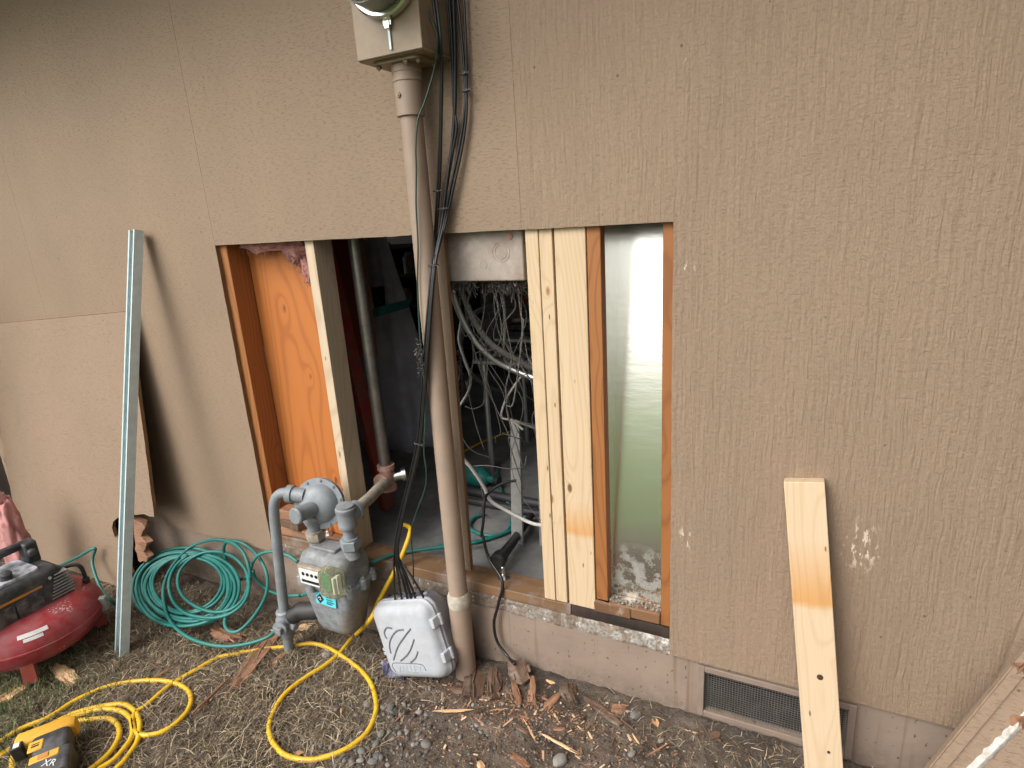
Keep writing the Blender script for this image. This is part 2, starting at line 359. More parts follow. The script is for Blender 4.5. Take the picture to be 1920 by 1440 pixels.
'scraps': [(0.969,0.01,1.026,-0.169,0.0815),(1.03,0.026,1.097,-0.149,0.0523),(1.128,-0.066,1.181,-0.139,0.0204),(1.198,-0.061,1.226,-0.123,0.0202),(1.119,0.011,1.164,-0.066,0.0698),(1.235,-0.004,1.271,0.015,0.0182),(1.295,-0.065,1.272,-0.133,0.0243),(1.301,-0.017,1.332,-0.066,0.0583),(1.388,-0.049,1.503,-0.104,0.0307),(1.468,-0.063,1.506,-0.047,0.0347),(1.326,-0.232,1.41,-0.242,0.0092),(1.279,0.007,1.325,0.01,0.0113),(1.226,-0.085,1.266,-0.098,0.0111),(1.217,-0.222,1.26,-0.235,0.0149),(1.244,-0.318,1.295,-0.337,0.0248),(1.417,-0.251,1.435,-0.256,0.0058),(1.325,-0.192,1.355,-0.179,0.0127),(1.311,-0.148,1.335,-0.168,0.006),(0.102,-0.139,0.185,-0.408,0.0715),(0.228,-0.216,0.227,-0.281,0.0319),(-0.153,-0.226,-0.015,-0.231,0.06),(0.938,-0.254,1.048,-0.215,0.0107),(0.927,-0.147,0.993,-0.148,0.0236),(0.163,-0.088,0.213,-0.048,0.0379),(-0.132,-0.503,-0.127,-0.426,0.0148),(-0.541,-0.793,-0.543,-0.707,0.0574),(-0.543,-0.613,-0.409,-0.622,0.0467),(1.235,-0.199,1.287,-0.246,0.0043),(1.082,-0.234,1.145,-0.254,0.0035),(1.676,-0.047,1.739,-0.048,0.0039),(1.555,-0.032,1.616,-0.037,0.0039),(1.423,-0.161,1.453,-0.19,0.0051),(1.125,-0.096,1.225,-0.197,0.0054),(1.548,-0.119,1.573,-0.145,0.0038),(1.602,-0.174,1.643,-0.125,0.0037),(1.17,-0.376,1.192,-0.396,0.0206),(0.829,-0.331,0.838,-0.284,0.0058),(0.618,-0.339,0.638,-0.366,0.0069)],
'teal_coil': [(-0.41,-0.3,-0.228),(-0.534,-0.281,-0.217),(-0.637,-0.239,-0.195),(-0.696,-0.184,-0.167),(-0.708,-0.127,-0.137),(-0.674,-0.073,-0.109),(-0.59,-0.03,-0.087),(-0.452,-0.022,-0.067),(-0.336,-0.022,-0.078),(-0.225,-0.049,-0.093),(-0.138,-0.09,-0.113),(-0.082,-0.142,-0.138),(-0.071,-0.198,-0.165),(-0.108,-0.247,-0.188),(-0.18,-0.282,-0.205),(-0.273,-0.302,-0.214),(-0.383,-0.308,-0.215),(-0.497,-0.287,-0.205),(-0.592,-0.247,-0.184),(-0.652,-0.197,-0.159),(-0.672,-0.143,-0.132),(-0.644,-0.09,-0.105),(-0.563,-0.052,-0.086),(-0.449,-0.037,-0.078),(-0.33,-0.044,-0.081),(-0.222,-0.067,-0.092),(-0.135,-0.105,-0.111),(-0.084,-0.156,-0.136),(-0.079,-0.209,-0.162),(-0.116,-0.255,-0.184),(-0.182,-0.289,-0.201),(-0.271,-0.311,-0.212),(-0.38,-0.314,-0.213),(-0.49,-0.291,-0.202),(-0.582,-0.252,-0.183),(-0.647,-0.203,-0.16),(-0.671,-0.148,-0.133),(-0.64,-0.095,-0.107),(-0.558,-0.057,-0.088),(-0.449,-0.04,-0.08),(-0.334,-0.042,-0.082),(-0.225,-0.062,-0.092),(-0.14,-0.1,-0.112),(-0.094,-0.15,-0.137),(-0.09,-0.201,-0.164),(-0.121,-0.246,-0.187),(-0.182,-0.282,-0.205),(-0.273,-0.303,-0.216),(-0.384,-0.299,-0.215),(-0.493,-0.276,-0.204),(-0.589,-0.237,-0.185),(-0.657,-0.188,-0.161),(-0.676,-0.132,-0.133),(-0.638,-0.082,-0.109),(-0.557,-0.047,-0.092),(-0.454,-0.03,-0.084),(-0.341,-0.031,-0.085),(-0.235,-0.052,-0.096),(-0.157,-0.091,-0.115),(-0.118,-0.138,-0.14),(-0.113,-0.186,-0.164),(-0.141,-0.228,-0.186),(-0.201,-0.261,-0.203),(-0.292,-0.278,-0.212),(-0.395,-0.273,-0.21),(-0.494,-0.257,-0.201),(-0.582,-0.225,-0.184),(-0.64,-0.18,-0.161),(-0.647,-0.131,-0.135),(-0.608,-0.088,-0.112),(-0.536,-0.055,-0.095),(-0.44,-0.037,-0.085),(-0.332,-0.039,-0.085),(-0.232,-0.062,-0.096),(-0.161,-0.1,-0.114),(-0.119,-0.146,-0.136),(-0.106,-0.193,-0.159),(-0.127,-0.237,-0.18),(-0.184,-0.27,-0.196),(-0.268,-0.286,-0.203),(-0.362,-0.285,-0.201),(-0.461,-0.268,-0.193),(-0.55,-0.235,-0.176),(-0.604,-0.189,-0.153),(-0.612,-0.141,-0.129),(-0.583,-0.098,-0.107),(-0.521,-0.064,-0.09),(-0.431,-0.046,-0.081),(-0.327,-0.049,-0.083),(-0.235,-0.073,-0.094),(-0.167,-0.108,-0.112),(-0.124,-0.15,-0.133),(-0.111,-0.196,-0.156),(-0.137,-0.237,-0.176),(-0.198,-0.266,-0.19),(-0.281,-0.28,-0.197),(-0.374,-0.281,-0.198),(-0.47,-0.265,-0.191),(-0.552,-0.231,-0.174),(-0.599,-0.188,-0.154),(-0.609,-0.143,-0.132),(-0.584,-0.1,-0.111),(-0.524,-0.067,-0.095),(-0.433,-0.051,-0.088),(-0.334,-0.056,-0.091),(-0.245,-0.078,-0.103),(-0.176,-0.11,-0.12),(-0.131,-0.151,-0.141),(-0.12,-0.196,-0.164),(-0.149,-0.235,-0.185),(-0.208,-0.262,-0.199),(-0.285,-0.278,-0.208),(-0.375,-0.281,-0.21),(-0.47,-0.262,-0.201),(-0.548,-0.227,-0.183),(-0.597,-0.184,-0.162),(-0.614,-0.139,-0.139),(-0.595,-0.096,-0.117),(-0.536,-0.063,-0.1),(-0.449,-0.048,-0.093),(-0.356,-0.052,-0.095),(-0.272,-0.07,-0.104),(-0.205,-0.099,-0.118),(-0.164,-0.139,-0.138),(-0.16,-0.181,-0.159),(-0.191,-0.217,-0.177),(-0.247,-0.243,-0.19),(-0.322,-0.258,-0.197),(-0.413,-0.258,-0.197),(-0.498,-0.24,-0.188),(-0.569,-0.208,-0.171),(-0.615,-0.17,-0.151),(-0.629,-0.129,-0.13),(-0.602,-0.089,-0.109),(-0.536,-0.062,-0.095),(-0.448,-0.051,-0.089),(-0.356,-0.055,-0.09),(-0.269,-0.072,-0.098),(-0.199,-0.103,-0.113),(-0.159,-0.143,-0.132),(-0.154,-0.184,-0.152),(-0.177,-0.22,-0.169),(-0.224,-0.248,-0.182),(-0.292,-0.265,-0.19),(-0.374,-0.264,-0.189),(-0.457,-0.246,-0.18),(-0.529,-0.217,-0.166),(-0.579,-0.18,-0.147),(-0.595,-0.138,-0.127),(-0.57,-0.1,-0.107),(-0.511,-0.073,-0.094),(-0.435,-0.059,-0.087),(-0.352,-0.059,-0.088),(-0.272,-0.075,-0.096),(-0.21,-0.105,-0.111),(-0.178,-0.144,-0.131),(-0.173,-0.183,-0.15),(-0.193,-0.218,-0.168),(-0.239,-0.246,-0.182),(-0.309,-0.26,-0.189),(-0.391,-0.255,-0.187),(-0.463,-0.238,-0.178),(-0.53,-0.209,-0.162),(-0.574,-0.169,-0.142),(-0.58,-0.125,-0.119),(-0.546,-0.086,-0.098),(-0.481,-0.056,-0.083),(-0.395,-0.039,-0.073),(-0.295,-0.039,-0.073),(-0.198,-0.059,-0.082),(-0.123,-0.093,-0.098),(-0.074,-0.136,-0.119),(-0.052,-0.18,-0.14),(-0.059,-0.221,-0.16),(-0.1,-0.252,-0.175),(-0.168,-0.267,-0.181),(-0.249,-0.262,-0.178),(-0.339,-0.243,-0.168),(-0.42,-0.207,-0.15),(-0.469,-0.16,-0.126),(-0.476,-0.112,-0.102),(-0.447,-0.07,-0.08),(-0.389,-0.038,-0.064),(-0.309,-0.022,-0.056),(-0.217,-0.027,-0.058),(-0.134,-0.051,-0.07),(-0.074,-0.085,-0.086),(-0.036,-0.125,-0.106),(-0.023,-0.167,-0.127),(-0.041,-0.204,-0.145),(-0.09,-0.228,-0.157),(-0.157,-0.237,-0.161),(-0.232,-0.233,-0.159),(-0.312,-0.219,-0.151),(-0.384,-0.189,-0.136),(-0.43,-0.149,-0.115),(-0.443,-0.107,-0.094),(-0.427,-0.068,-0.075),(-0.38,-0.037,-0.059),(-0.304,-0.023,-0.051),(-0.214,-0.029,-0.054),(-0.132,-0.053,-0.066),(-0.065,-0.088,-0.083),(-0.019,-0.132,-0.104),(-0.003,-0.179,-0.128),(-0.024,-0.221,-0.148),(-0.078,-0.251,-0.163),(-0.152,-0.266,-0.17),(-0.24,-0.27,-0.172),(-0.334,-0.25,-0.162),(-0.414,-0.211,-0.143),(-0.463,-0.165,-0.119),(-0.48,-0.116,-0.095),(-0.462,-0.07,-0.072)],
'teal_front': [(-0.054,-0.222,-0.158),(-0.026,-0.256,-0.175),(0.018,-0.272,-0.183),(0.06,-0.259,-0.176),(0.079,-0.2,-0.147),(0.066,-0.123,-0.108),(0.002,-0.052,-0.073),(-0.072,-0.022,-0.019),(-0.154,-0.022,0.023),(-0.258,-0.022,0.014),(-0.355,-0.022,-0.003),(-0.498,-0.032,-0.063),(-0.509,-0.12,-0.107),(-0.463,-0.203,-0.148),(-0.365,-0.272,-0.183),(-0.269,-0.312,-0.203),(-0.157,-0.332,-0.213),(-0.048,-0.333,-0.213),(0.051,-0.319,-0.206),(0.132,-0.29,-0.192),(0.195,-0.255,-0.174),(0.222,-0.217,-0.155)],
'teal_right': [(-0.062,-0.09,-0.113),(-0.061,-0.08,-0.051),(-0.102,-0.06,0.006),(-0.177,-0.04,0.023),(-0.242,-0.03,0.014),(-0.278,-0.025,-0.036),(-0.266,-0.03,-0.097),(-0.195,-0.05,-0.14),(-0.112,-0.06,-0.104),(-0.068,-0.05,-0.031),(-0.034,-0.04,0.004),(0.037,-0.03,0.028),(0.117,-0.025,0.023),(0.164,-0.025,0.005)],
'teal_right_b': [(-0.081,-0.05,-0.073),(-0.076,-0.05,-0.112),(-0.031,-0.045,-0.154),(0.05,-0.04,-0.167),(0.135,-0.03,-0.154),(0.15,-0.02,-0.154),(0.31,-0.02,-0.071),(0.468,-0.012,0.043),(0.558,-0.03,0.093),(0.593,0.037,0.093),(0.664,0.096,0.093),(0.742,0.148,0.093),(0.858,0.23,0.093)],
}
# ------------------------------------------------------------------ materials
TAN = (0.375, 0.285, 0.215)
def siding_mat(name, weathered):
    t = NT(name)
    x, y, z = t.sep(t.co)
    warp = t.n('ShaderNodeVectorMath', {0: t.co, 1: t.n('ShaderNodeVectorMath', {0: t.n('ShaderNodeTexNoise', {'Vector': t.co, 'Scale': 6.0, 'Detail': 3.0}).outputs['Color'], 1: (0.018, 0.0, 0.006)}, operation='MULTIPLY').outputs[0]}, operation='ADD').outputs[0]
    big = t.noise(t.map(t.co, (1, 1, 0.6)), 2.2, 4, 0.6)
    col = t.mix(t.ramp(big, [(0.3, 0.0), (0.7, 1.0)]), (0.255, 0.185, 0.129), (0.295, 0.212, 0.146))
    fine = t.noise(t.map(t.co, (70, 70, 330) if not weathered else (160, 160, 210)), 1.0, 3, 0.65)
    col = t.mix(t.ramp(fine, [(0.30, 0.5), (0.42, 0.0)]), col, (0.15, 0.105, 0.068))
    sp = t.ramp(t.vor(t.map(t.co, (1, 1, 1)), 9.0), [(0.022, 0.85), (0.035, 0.0)])
    col = t.mix(sp, col, (0.10, 0.07, 0.05))
    sp2 = t.ramp(t.vor(t.map(t.co, (1, 1, 0.55), (2.3, 0, 5.1)), 21.0), [(0.03, 0.7), (0.05, 0.0)])
    col = t.mix(t.math('MULTIPLY', sp2, t.ramp(t.noise(t.co, 3.0, 3), [(0.5, 0.0), (0.6, 1.0)])), col, (0.12, 0.085, 0.06))
    # saw-mark dashes running across the sheet
    dash = t.noise(t.map(warp, (55, 55, 260)), 1.0, 4, 0.7)
    pit = t.ramp(dash, [(0.33, 0.0), (0.45, 1.0)])
    lump = t.noise(t.co, 75 if weathered else 40, 4, 0.65)
    if weathered:
        grain = t.noise(t.map(warp, (105, 105, 7.0)), 1.0, 5, 0.62)
        g2 = t.noise(t.map(warp, (30, 30, 1.8)), 1.0, 4, 0.6)
        crack = t.ramp(t.noise(t.map(warp, (16, 16, 120)), 1.0, 3, 0.6), [(0.30, 0.0), (0.40, 1.0)])
        amt = t.ramp(t.noise(t.map(t.co, (2.6, 2.6, 1.1), (3, 0, 1)), 1.0, 3), [(0.35, 0.35), (0.6, 1.0)])
        h = t.math('ADD', t.math('MULTIPLY', t.math('MULTIPLY', grain, 1.5), amt), t.math('MULTIPLY', g2, 1.5))
        h = t.math('ADD', h, t.math('MULTIPLY', crack, 0.10))
        h = t.math('ADD', h, t.math('MULTIPLY', lump, 0.8))
        h = t.math('ADD', h, t.math('MULTIPLY', pit, 0.16))
        nrm = t.bump(h, 0.78, 0.0052)
        # scuffs where old paint is torn off
        for cx, cz, sx, sz, dens in ((2.086, 0.456, 20, 11, 0.565), (1.668, 0.394, 45, 22, 0.57), (1.643, 1.609, 50, 50, 0.6), (1.66, 1.135, 40, 50, 0.6)):
            d = t.n('ShaderNodeVectorMath', {0: t.map(t.co, (sx, 0.0, sz), (-cx*sx, 0, -cz*sz))}, operation='LENGTH').outputs['Value']
            m = t.math('MULTIPLY', t.ramp(d, [(0.3, 1.0), (1.0, 0.0)]), t.ramp(t.noise(t.map(t.co, (75, 75, 26), (0, 0, 0), (0, 0.55, 0)), 1.0, 5, 0.7), [(dens-0.02, 0.0), (dens+0.02, 0.95)]))
            col = t.mix(m, col, (0.66, 0.56, 0.46))
    else:
        h = t.math('ADD', t.math('MULTIPLY', pit, 0.6), t.math('MULTIPLY', lump, 0.5))
        nrm = t.bump(h, 0.6, 0.003)
    return t.out(col, 0.72, 0.0, nrm, **{'Specular IOR Level': 0.28})

M = {}
M['siding'] = siding_mat('painted_siding', False)
M['siding_old'] = siding_mat('painted_siding_weathered', True)
def ply_edge():
    t = NT('plywood_edge')
    x, y, z = t.sep(t.co)
    st = t.math('SINE', t.math('MULTIPLY', y, 1500.0))
    n = t.noise(t.map(t.co, (60, 200, 12)), 1.0, 4, 0.7)
    col = t.mix(t.ramp(st, [(0.3, 0.0), (0.6, 1.0)]), (0.22, 0.115, 0.05), (0.10, 0.05, 0.022))
    col = t.mix(t.ramp(n, [(0.45, 0.0), (0.7, 0.7)]), col, (0.33, 0.20, 0.095))
    return t.out(col, 0.8, 0, t.bump(n, 0.6, 0.002))
M['ply_edge'] = ply_edge()
M['fir_new'] = wood('new_fir', (0.60, 0.465, 0.305), (0.43, 0.275, 0.14), rings=230, specks=True, fibre=0.7, line=0.3, knot=(0.30, 0.15, 0.06))
M['fir_band'] = wood('new_fir_stained', (0.60, 0.465, 0.305), (0.43, 0.275, 0.14), rings=240, specks=True, fibre=0.7, line=0.32, knot=(0.16, 0.08, 0.035), band=(0.325, 0.45, (0.95, 0.6, 0.25)))
M['fir_grey'] = wood('studs_primed', (0.62, 0.50, 0.36), (0.42, 0.31, 0.20), rings=120, knot=(0.12, 0.08, 0.05), specks=True)
M['old_stud'] = wood('old_fir', (0.33, 0.130, 0.036), (0.18, 0.060, 0.015), rings=190, specks=True)
M['old_ply'] = wood('old_plywood', (0.45, 0.150, 0.030), (0.23, 0.060, 0.010), rings=170, line=0.38, cross=3.2, knot=(0.17, 0.055, 0.014))
M['sill_wood'] = wood('sill_fir', (0.22, 0.125, 0.062), (0.12, 0.064, 0.03), axis='x', rings=40, dirt=(0.24, 0.21, 0.19), dirt_amt=0.8)
M['sill_old'] = wood('sill_old_paint', (0.21, 0.105, 0.05), (0.10, 0.05, 0.024), axis='x', rings=40, dirt=(0.55, 0.48, 0.42), dirt_amt=0.8)
M['sill_rot'] = wood('sill_rotten', (0.028, 0.017, 0.011), (0.008, 0.006, 0.005), axis='x', rings=60, dirt=(0.07, 0.042, 0.028), dirt_amt=0.35)
M['scrap'] = wood('splintered_fir', (0.33, 0.175, 0.10), (0.16, 0.07, 0.038), axis='x', rings=70, cross=12, knots=False, dirt=(0.13, 0.09, 0.065), dirt_amt=0.45)
M['scrap_dark'] = wood('rotten_scrap', (0.15, 0.088, 0.055), (0.05, 0.03, 0.02), axis='x', rings=70, cross=12, knots=False, dirt=(0.3, 0.24, 0.2), dirt_amt=0.5)
M['scrap_pale'] = wood('fresh_splinter', (0.72, 0.48, 0.27), (0.5, 0.29, 0.14), axis='x', rings=60, cross=12, knots=False)

def foundation_mat():
    t = NT('foundation_paint')
    x, y, z = t.sep(t.co)
    n = t.noise(t.co, 26, 5, 0.65)
    n2 = t.noise(t.co, 110, 4, 0.65)
    zz = t.math('ADD', z, t.math('MULTIPLY', t.math('SUBTRACT', n, 0.5), 0.035))
    bare = t.ramp(t.math('MULTIPLY', t.math('ADD', zz, 0.02), 25.0), [(0.45, 0.0), (0.6, 1.0)])
    paint = t.mix(t.ramp(t.noise(t.co, 7, 4), [(0.3, 0.0), (0.7, 1.0)]), (0.225, 0.170, 0.132), (0.270, 0.203, 0.156))
    sp = t.ramp(t.noise(t.map(t.co, (75, 75, 55)), 1.0, 2, 0.4), [(0.675, 0.0), (0.70, 0.85)])
    paint = t.mix(sp, paint, (0.07, 0.055, 0.045))
    streak = t.ramp(t.noise(t.map(t.co, (34, 34, 1.2)), 1.0, 3, 0.6), [(0.59, 0.0), (0.70, 0.7)])
    paint = t.mix(streak, paint, (0.17, 0.11, 0.07))
    # mud splashed up from the soil
    low = t.math('MULTIPLY', t.ramp(t.math('MULTIPLY', t.math('ADD', z, 0.30), 5.0), [(0.3, 1.0), (0.9, 0.0)]), t.ramp(t.noise(t.co, 16, 6, 0.75), [(0.38, 0.0), (0.56, 0.85)]))
    paint = t.mix(low, paint, (0.10, 0.075, 0.055))
    conc = t.mix(t.ramp(n2, [(0.42, 0.0), (0.58, 1.0)]), (0.20, 0.18, 0.15), (0.58, 0.56, 0.51))
    conc = t.mix(t.ramp(t.noise(t.map(t.co, (30, 30, 60), (5, 0, 0)), 1.0, 4, 0.7), [(0.56, 0.0), (0.66, 0.9)]), conc, (0.14, 0.10, 0.07))
    col = t.mix(bare, paint, conc)
    h = t.math('ADD', t.math('MULTIPLY', n2, t.math('ADD', 0.25, t.math('MULTIPLY', bare, 1.3))), n)
    return t.out(col, 0.85, 0, t.bump(h, 0.5, 0.005))
M['foundation'] = foundation_mat()

def dirt_mat():
    t = NT('bare_soil')
    x, y, z = t.sep(t.co)
    n = t.noise(t.co, 12, 8, 0.72)
    col = t.ramp(n, [(0.34, (0.045, 0.037, 0.031)), (0.5, (0.155, 0.128, 0.104)), (0.66, (0.28, 0.24, 0.20))])
    n2 = t.noise(t.co, 85, 4, 0.7)
    col = t.mix(t.ramp(n2, [(0.45, 0.0), (0.62, 0.75)]), col, (0.20, 0.155, 0.115))
    red = t.ramp(t.noise(t.co, 240, 2, 0.5), [(0.60, 0.0), (0.68, 0.85)])
    col = t.mix(red, col, (0.26, 0.135, 0.07))
    pale = t.ramp(t.noise(t.map(t.co, (1, 1, 1), (4, 2, 0)), 300, 2, 0.5), [(0.68, 0.0), (0.74, 0.8)])
    col = t.mix(pale, col, (0.45, 0.33, 0.22))
    wet = t.ramp(t.noise(t.map(t.co, (1, 1, 1), (9, 1, 0)), 3.2, 3), [(0.5, 0.0), (0.62, 0.55)])
    col = t.mix(wet, col, (0.05, 0.043, 0.04))
    # lawn takes over away from the house
    d = t.math('ADD', t.math('MULTIPLY', y, -1.0), t.math('MULTIPLY', t.noise(t.co, 3, 4), 0.6))
    lawn = t.ramp(t.math('MULTIPLY', d, 0.25), [(0.40, 0.0), (0.58, 1.0)])
    g = t.mix(t.noise(t.co, 6, 5, 0.7), (0.075, 0.125, 0.03), (0.15, 0.20, 0.065))
    col = t.mix(lawn, col, g)
    return t.out(col, 0.95, 0, t.bump(t.math('ADD', n2, t.noise(t.co, 260, 3, 0.7)), 1.0, 0.011), **{'Specular IOR Level': 0.2})
M['dirt'] = dirt_mat()

def concrete_mat():
    t = NT('slab_concrete')
    n = t.noise(t.co, 5, 6, 0.65)
    col = t.ramp(n, [(0.3, (0.10, 0.098, 0.094)), (0.55, (0.20, 0.197, 0.19)), (0.75, (0.30, 0.293, 0.28))])
    col = t.mix(t.ramp(t.noise(t.co, 60, 4), [(0.6, 0.0), (0.75, 0.5)]), col, (0.12, 0.10, 0.085))
    return t.out(col, 0.75, 0, t.bump(t.noise(t.co, 130, 4), 0.3, 0.002))
M['concrete'] = concrete_mat()

def strand_mat(name, stops):
    t = NT(name)
    v = t.n('ShaderNodeAttribute', attribute_name='tint').outputs['Fac']
    return t.out(t.ramp(v, stops), 0.8)
M['soil_crumb'] = strand_mat('soil_crumb', [(0.0, (0.04, 0.032, 0.026)), (0.5, (0.13, 0.105, 0.082)), (1.0, (0.26, 0.215, 0.17))])
def crumbled_mat():
    t = NT('crumbled_concrete')
    n = t.noise(t.co, 90, 5, 0.7); big = t.noise(t.map(t.co, (1, 1, 0.6)), 9, 4, 0.7)
    col = t.ramp(n, [(0.35, (0.13, 0.115, 0.095)), (0.52, (0.40, 0.385, 0.345)), (0.68, (0.60, 0.585, 0.54))])
    col = t.mix(t.ramp(big, [(0.48, 0.0), (0.60, 0.9)]), col, (0.15, 0.105, 0.07))
    tan = t.ramp(t.noise(t.map(t.co, (1, 1, 1), (4, 0, 0)), 14, 5, 0.7), [(0.55, 0.0), (0.62, 0.9)])
    col = t.mix(tan, col, (0.245, 0.185, 0.143))
    xx = t.math('ADD', t.sep(t.co)[0], t.math('MULTIPLY', big, 0.5))
    col = t.mix(t.ramp(t.math('MULTIPLY', xx, 0.5), [(0.62, 0.8), (0.86, 0.0)]), col, (0.17, 0.125, 0.09))
    return t.out(col, 0.9, 0, t.bump(n, 0.8, 0.004))
M['crumbled'] = crumbled_mat()
M['grit'] = plain('grey_grit', (0.26, 0.25, 0.21), 0.95, 0, 0.5, 120, 0.6, 150)
def foil_mat():
    t = NT('foil_facing')
    n = t.noise(t.map(t.co, (16, 16, 60)), 1.0, 3, 0.6)
    n2 = t.noise(t.map(t.co, (5, 5, 9)), 1.0, 2, 0.5)
    h = t.math('ADD', t.math('MULTIPLY', n, 0.35), n2)
    dirt = t.ramp(t.noise(t.co, 40, 5, 0.7), [(0.62, 0.0), (0.74, 0.5)])
    z = t.sep(t.co)[2]
    mud = t.math('MULTIPLY', t.ramp(t.math('MULTIPLY', z, 3.0), [(0.45, 1.0), (0.95, 0.0)]), t.ramp(t.noise(t.co, 30, 5, 0.7), [(0.46, 0.0), (0.6, 0.8)]))
    col = t.mix(mud, t.mix(dirt, (0.92, 0.92, 0.85), (0.66, 0.67, 0.58)), (0.115, 0.11, 0.088))
    return t.out(col, t.math('ADD', 0.23, t.math('MULTIPLY', mud, 0.5)), t.math('SUBTRACT', 1.0, t.math('MULTIPLY', mud, 0.8)), t.bump(h, 0.14, 0.004))
M['foil'] = foil_mat()

M['tan_metal'] = plain('painted_steel_tan', (0.275, 0.203, 0.132), 0.42, 0, 0.15, 18, 0.12, 220, dirt=(0.2, 0.145, 0.095), dirt_amt=0.35)
M['tan_pipe'] = plain('painted_conduit_tan', (0.285, 0.210, 0.156), 0.5, 0, 0.12, 14, 0.15, 160, dirt=(0.26, 0.2, 0.15), dirt_amt=0.35)
M['chrome'] = plain('chrome_ring', (0.85, 0.85, 0.83), 0.12, 1.0, 0.05, 20, 0.03, 60)
M['galv'] = plain('galvanised_steel', (0.60, 0.70, 0.71), 0.5, 0.35, 0.12, 30, 0.08, 200, dirt=(0.45, 0.5, 0.5), dirt_amt=0.3)
M['steel_bolt'] = plain('zinc_bolt', (0.7, 0.7, 0.68), 0.3, 1.0, 0.1)
M['steel_pipe'] = plain('bare_steel_pipe', (0.30, 0.28, 0.26), 0.38, 0.8, 0.25, 20, 0.2, 120, dirt=(0.16, 0.11, 0.08), dirt_amt=0.6)
M['rust_pipe'] = plain('rusty_fitting', (0.40, 0.22, 0.17), 0.75, 0.1, 0.35, 40, 0.5, 120, dirt=(0.55, 0.35, 0.28), dirt_amt=0.6)
M['old_pipe'] = plain('corroded_pipe', (0.40, 0.36, 0.29), 0.7, 0.2, 0.3, 40, 0.5, 140, dirt=(0.24, 0.17, 0.11), dirt_amt=0.7)
M['gas_grey'] = plain('meter_grey_paint', (0.25, 0.27, 0.285), 0.55, 0.1, 0.3, 30, 0.3, 200, dirt=(0.13, 0.12, 0.105), dirt_amt=0.85)
M['gas_pipe'] = plain('grey_painted_pipe', (0.25, 0.275, 0.295), 0.5, 0.15, 0.18, 20, 0.3, 160, dirt=(0.15, 0.15, 0.15), dirt_amt=0.5)
def gas_body():
    t = NT('meter_body_paint')
    x, y, z = t.sep(t.co)
    n = t.noise(t.co, 20, 5, 0.65)
    col = t.mix(t.ramp(n, [(0.3, 0.0), (0.7, 1.0)]), (0.20, 0.22, 0.24), (0.30, 0.325, 0.345))
    blot = t.ramp(t.noise(t.co, 60, 4, 0.7), [(0.56, 0.0), (0.66, 0.6)])
    col = t.mix(blot, col, (0.15, 0.16, 0.165))
    k = t.math('ADD', t.math('ADD', t.math('MULTIPLY', x, 1.0), t.math('MULTIPLY', z, -0.45)), t.math('MULTIPLY', t.noise(t.co, 14, 4), 0.09))
    stain = t.ramp(t.math('MULTIPLY', t.math('ADD', k, 0.1), 4.0), [(0.40, 0.0), (0.50, 0.85)])
    col = t.mix(stain, col, (0.235, 0.19, 0.145))
    top = t.ramp(t.noise(t.co, 34, 6, 0.75), [(0.45, 0.0), (0.6, 0.6)])
    col = t.mix(top, col, (0.13, 0.125, 0.115))
    return t.out(col, 0.55, 0.1, t.bump(t.noise(t.co, 140, 4), 0.3, 0.002))
M['gas_body'] = gas_body()
M['black_rubber'] = plain('black_rubber', (0.018, 0.018, 0.019), 0.5, 0, 0.3, 30, 0.15, 200, dirt=(0.06, 0.055, 0.05), dirt_amt=0.5)
M['black_cable'] = plain('black_cable_jacket', (0.012, 0.012, 0.013), 0.36, 0, 0.3, 30, 0.05, 200)
M['black_plastic'] = plain('black_shroud_plastic', (0.03, 0.031, 0.034), 0.55, 0, 0.3, 24, 0.3, 180, dirt=(0.22, 0.21, 0.20), dirt_amt=0.4)
M['dusty_top'] = plain('dusty_shroud_top', (0.14, 0.145, 0.155), 0.85, 0, 0.4, 40, 0.4, 140, dirt=(0.55, 0.56, 0.6), dirt_amt=0.9)
M['green_wire'] = plain('green_wire_jacket', (0.02, 0.055, 0.04), 0.4, 0, 0.2)
M['teal_hose'] = plain('teal_rubber_hose', (0.013, 0.160, 0.140), 0.42, 0, 0.22, 12, 0.1, 240, dirt=(0.07, 0.21, 0.18), dirt_amt=0.5)
M['yellow_hose'] = plain('yellow_rubber_hose', (0.74, 0.46, 0.02), 0.4, 0, 0.10, 10, 0.1, 240, dirt=(0.50, 0.28, 0.03), dirt_amt=0.45)
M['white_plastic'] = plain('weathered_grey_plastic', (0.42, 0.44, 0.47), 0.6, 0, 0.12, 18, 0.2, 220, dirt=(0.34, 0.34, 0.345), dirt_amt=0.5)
M['white_plastic_side'] = plain('shaded_grey_plastic', (0.30, 0.305, 0.34), 0.55, 0, 0.08, 18, 0.12, 220)  # darker copy of the lid plastic, shade put into the colour
M['groove'] = plain('groove_shade_grime', (0.13, 0.135, 0.14), 0.8)  # groove shadow and dirt drawn together as dark grey strokes
M['emboss'] = plain('embossed_letter', (0.345, 0.36, 0.385), 0.6)
M['white_paint'] = plain('white_label', (0.75, 0.75, 0.73), 0.5, 0, 0.08, 60, 0.05, 200, dirt=(0.45, 0.43, 0.4), dirt_amt=0.6)
M['white_box'] = plain('old_white_enamel', (0.41, 0.36, 0.315), 0.6, 0, 0.2, 14, 0.15, 120, dirt=(0.20, 0.14, 0.10), dirt_amt=0.9)
M['cyan_label'] = plain('cyan_sticker', (0.10, 0.55, 0.62), 0.4, 0, 0.15, 40)
M['black_print'] = plain('black_print', (0.012, 0.014, 0.02), 0.5)
M['teal_print'] = plain('dark_teal_print', (0.01, 0.10, 0.13), 0.5)
M['pcb'] = plain('green_circuit_board', (0.05, 0.20, 0.09), 0.5, 0, 0.4, 90)
M['orange_stripe'] = plain('orange_stripe', (0.55, 0.21, 0.03), 0.5, dirt=(0.3, 0.2, 0.12), dirt_amt=0.4)
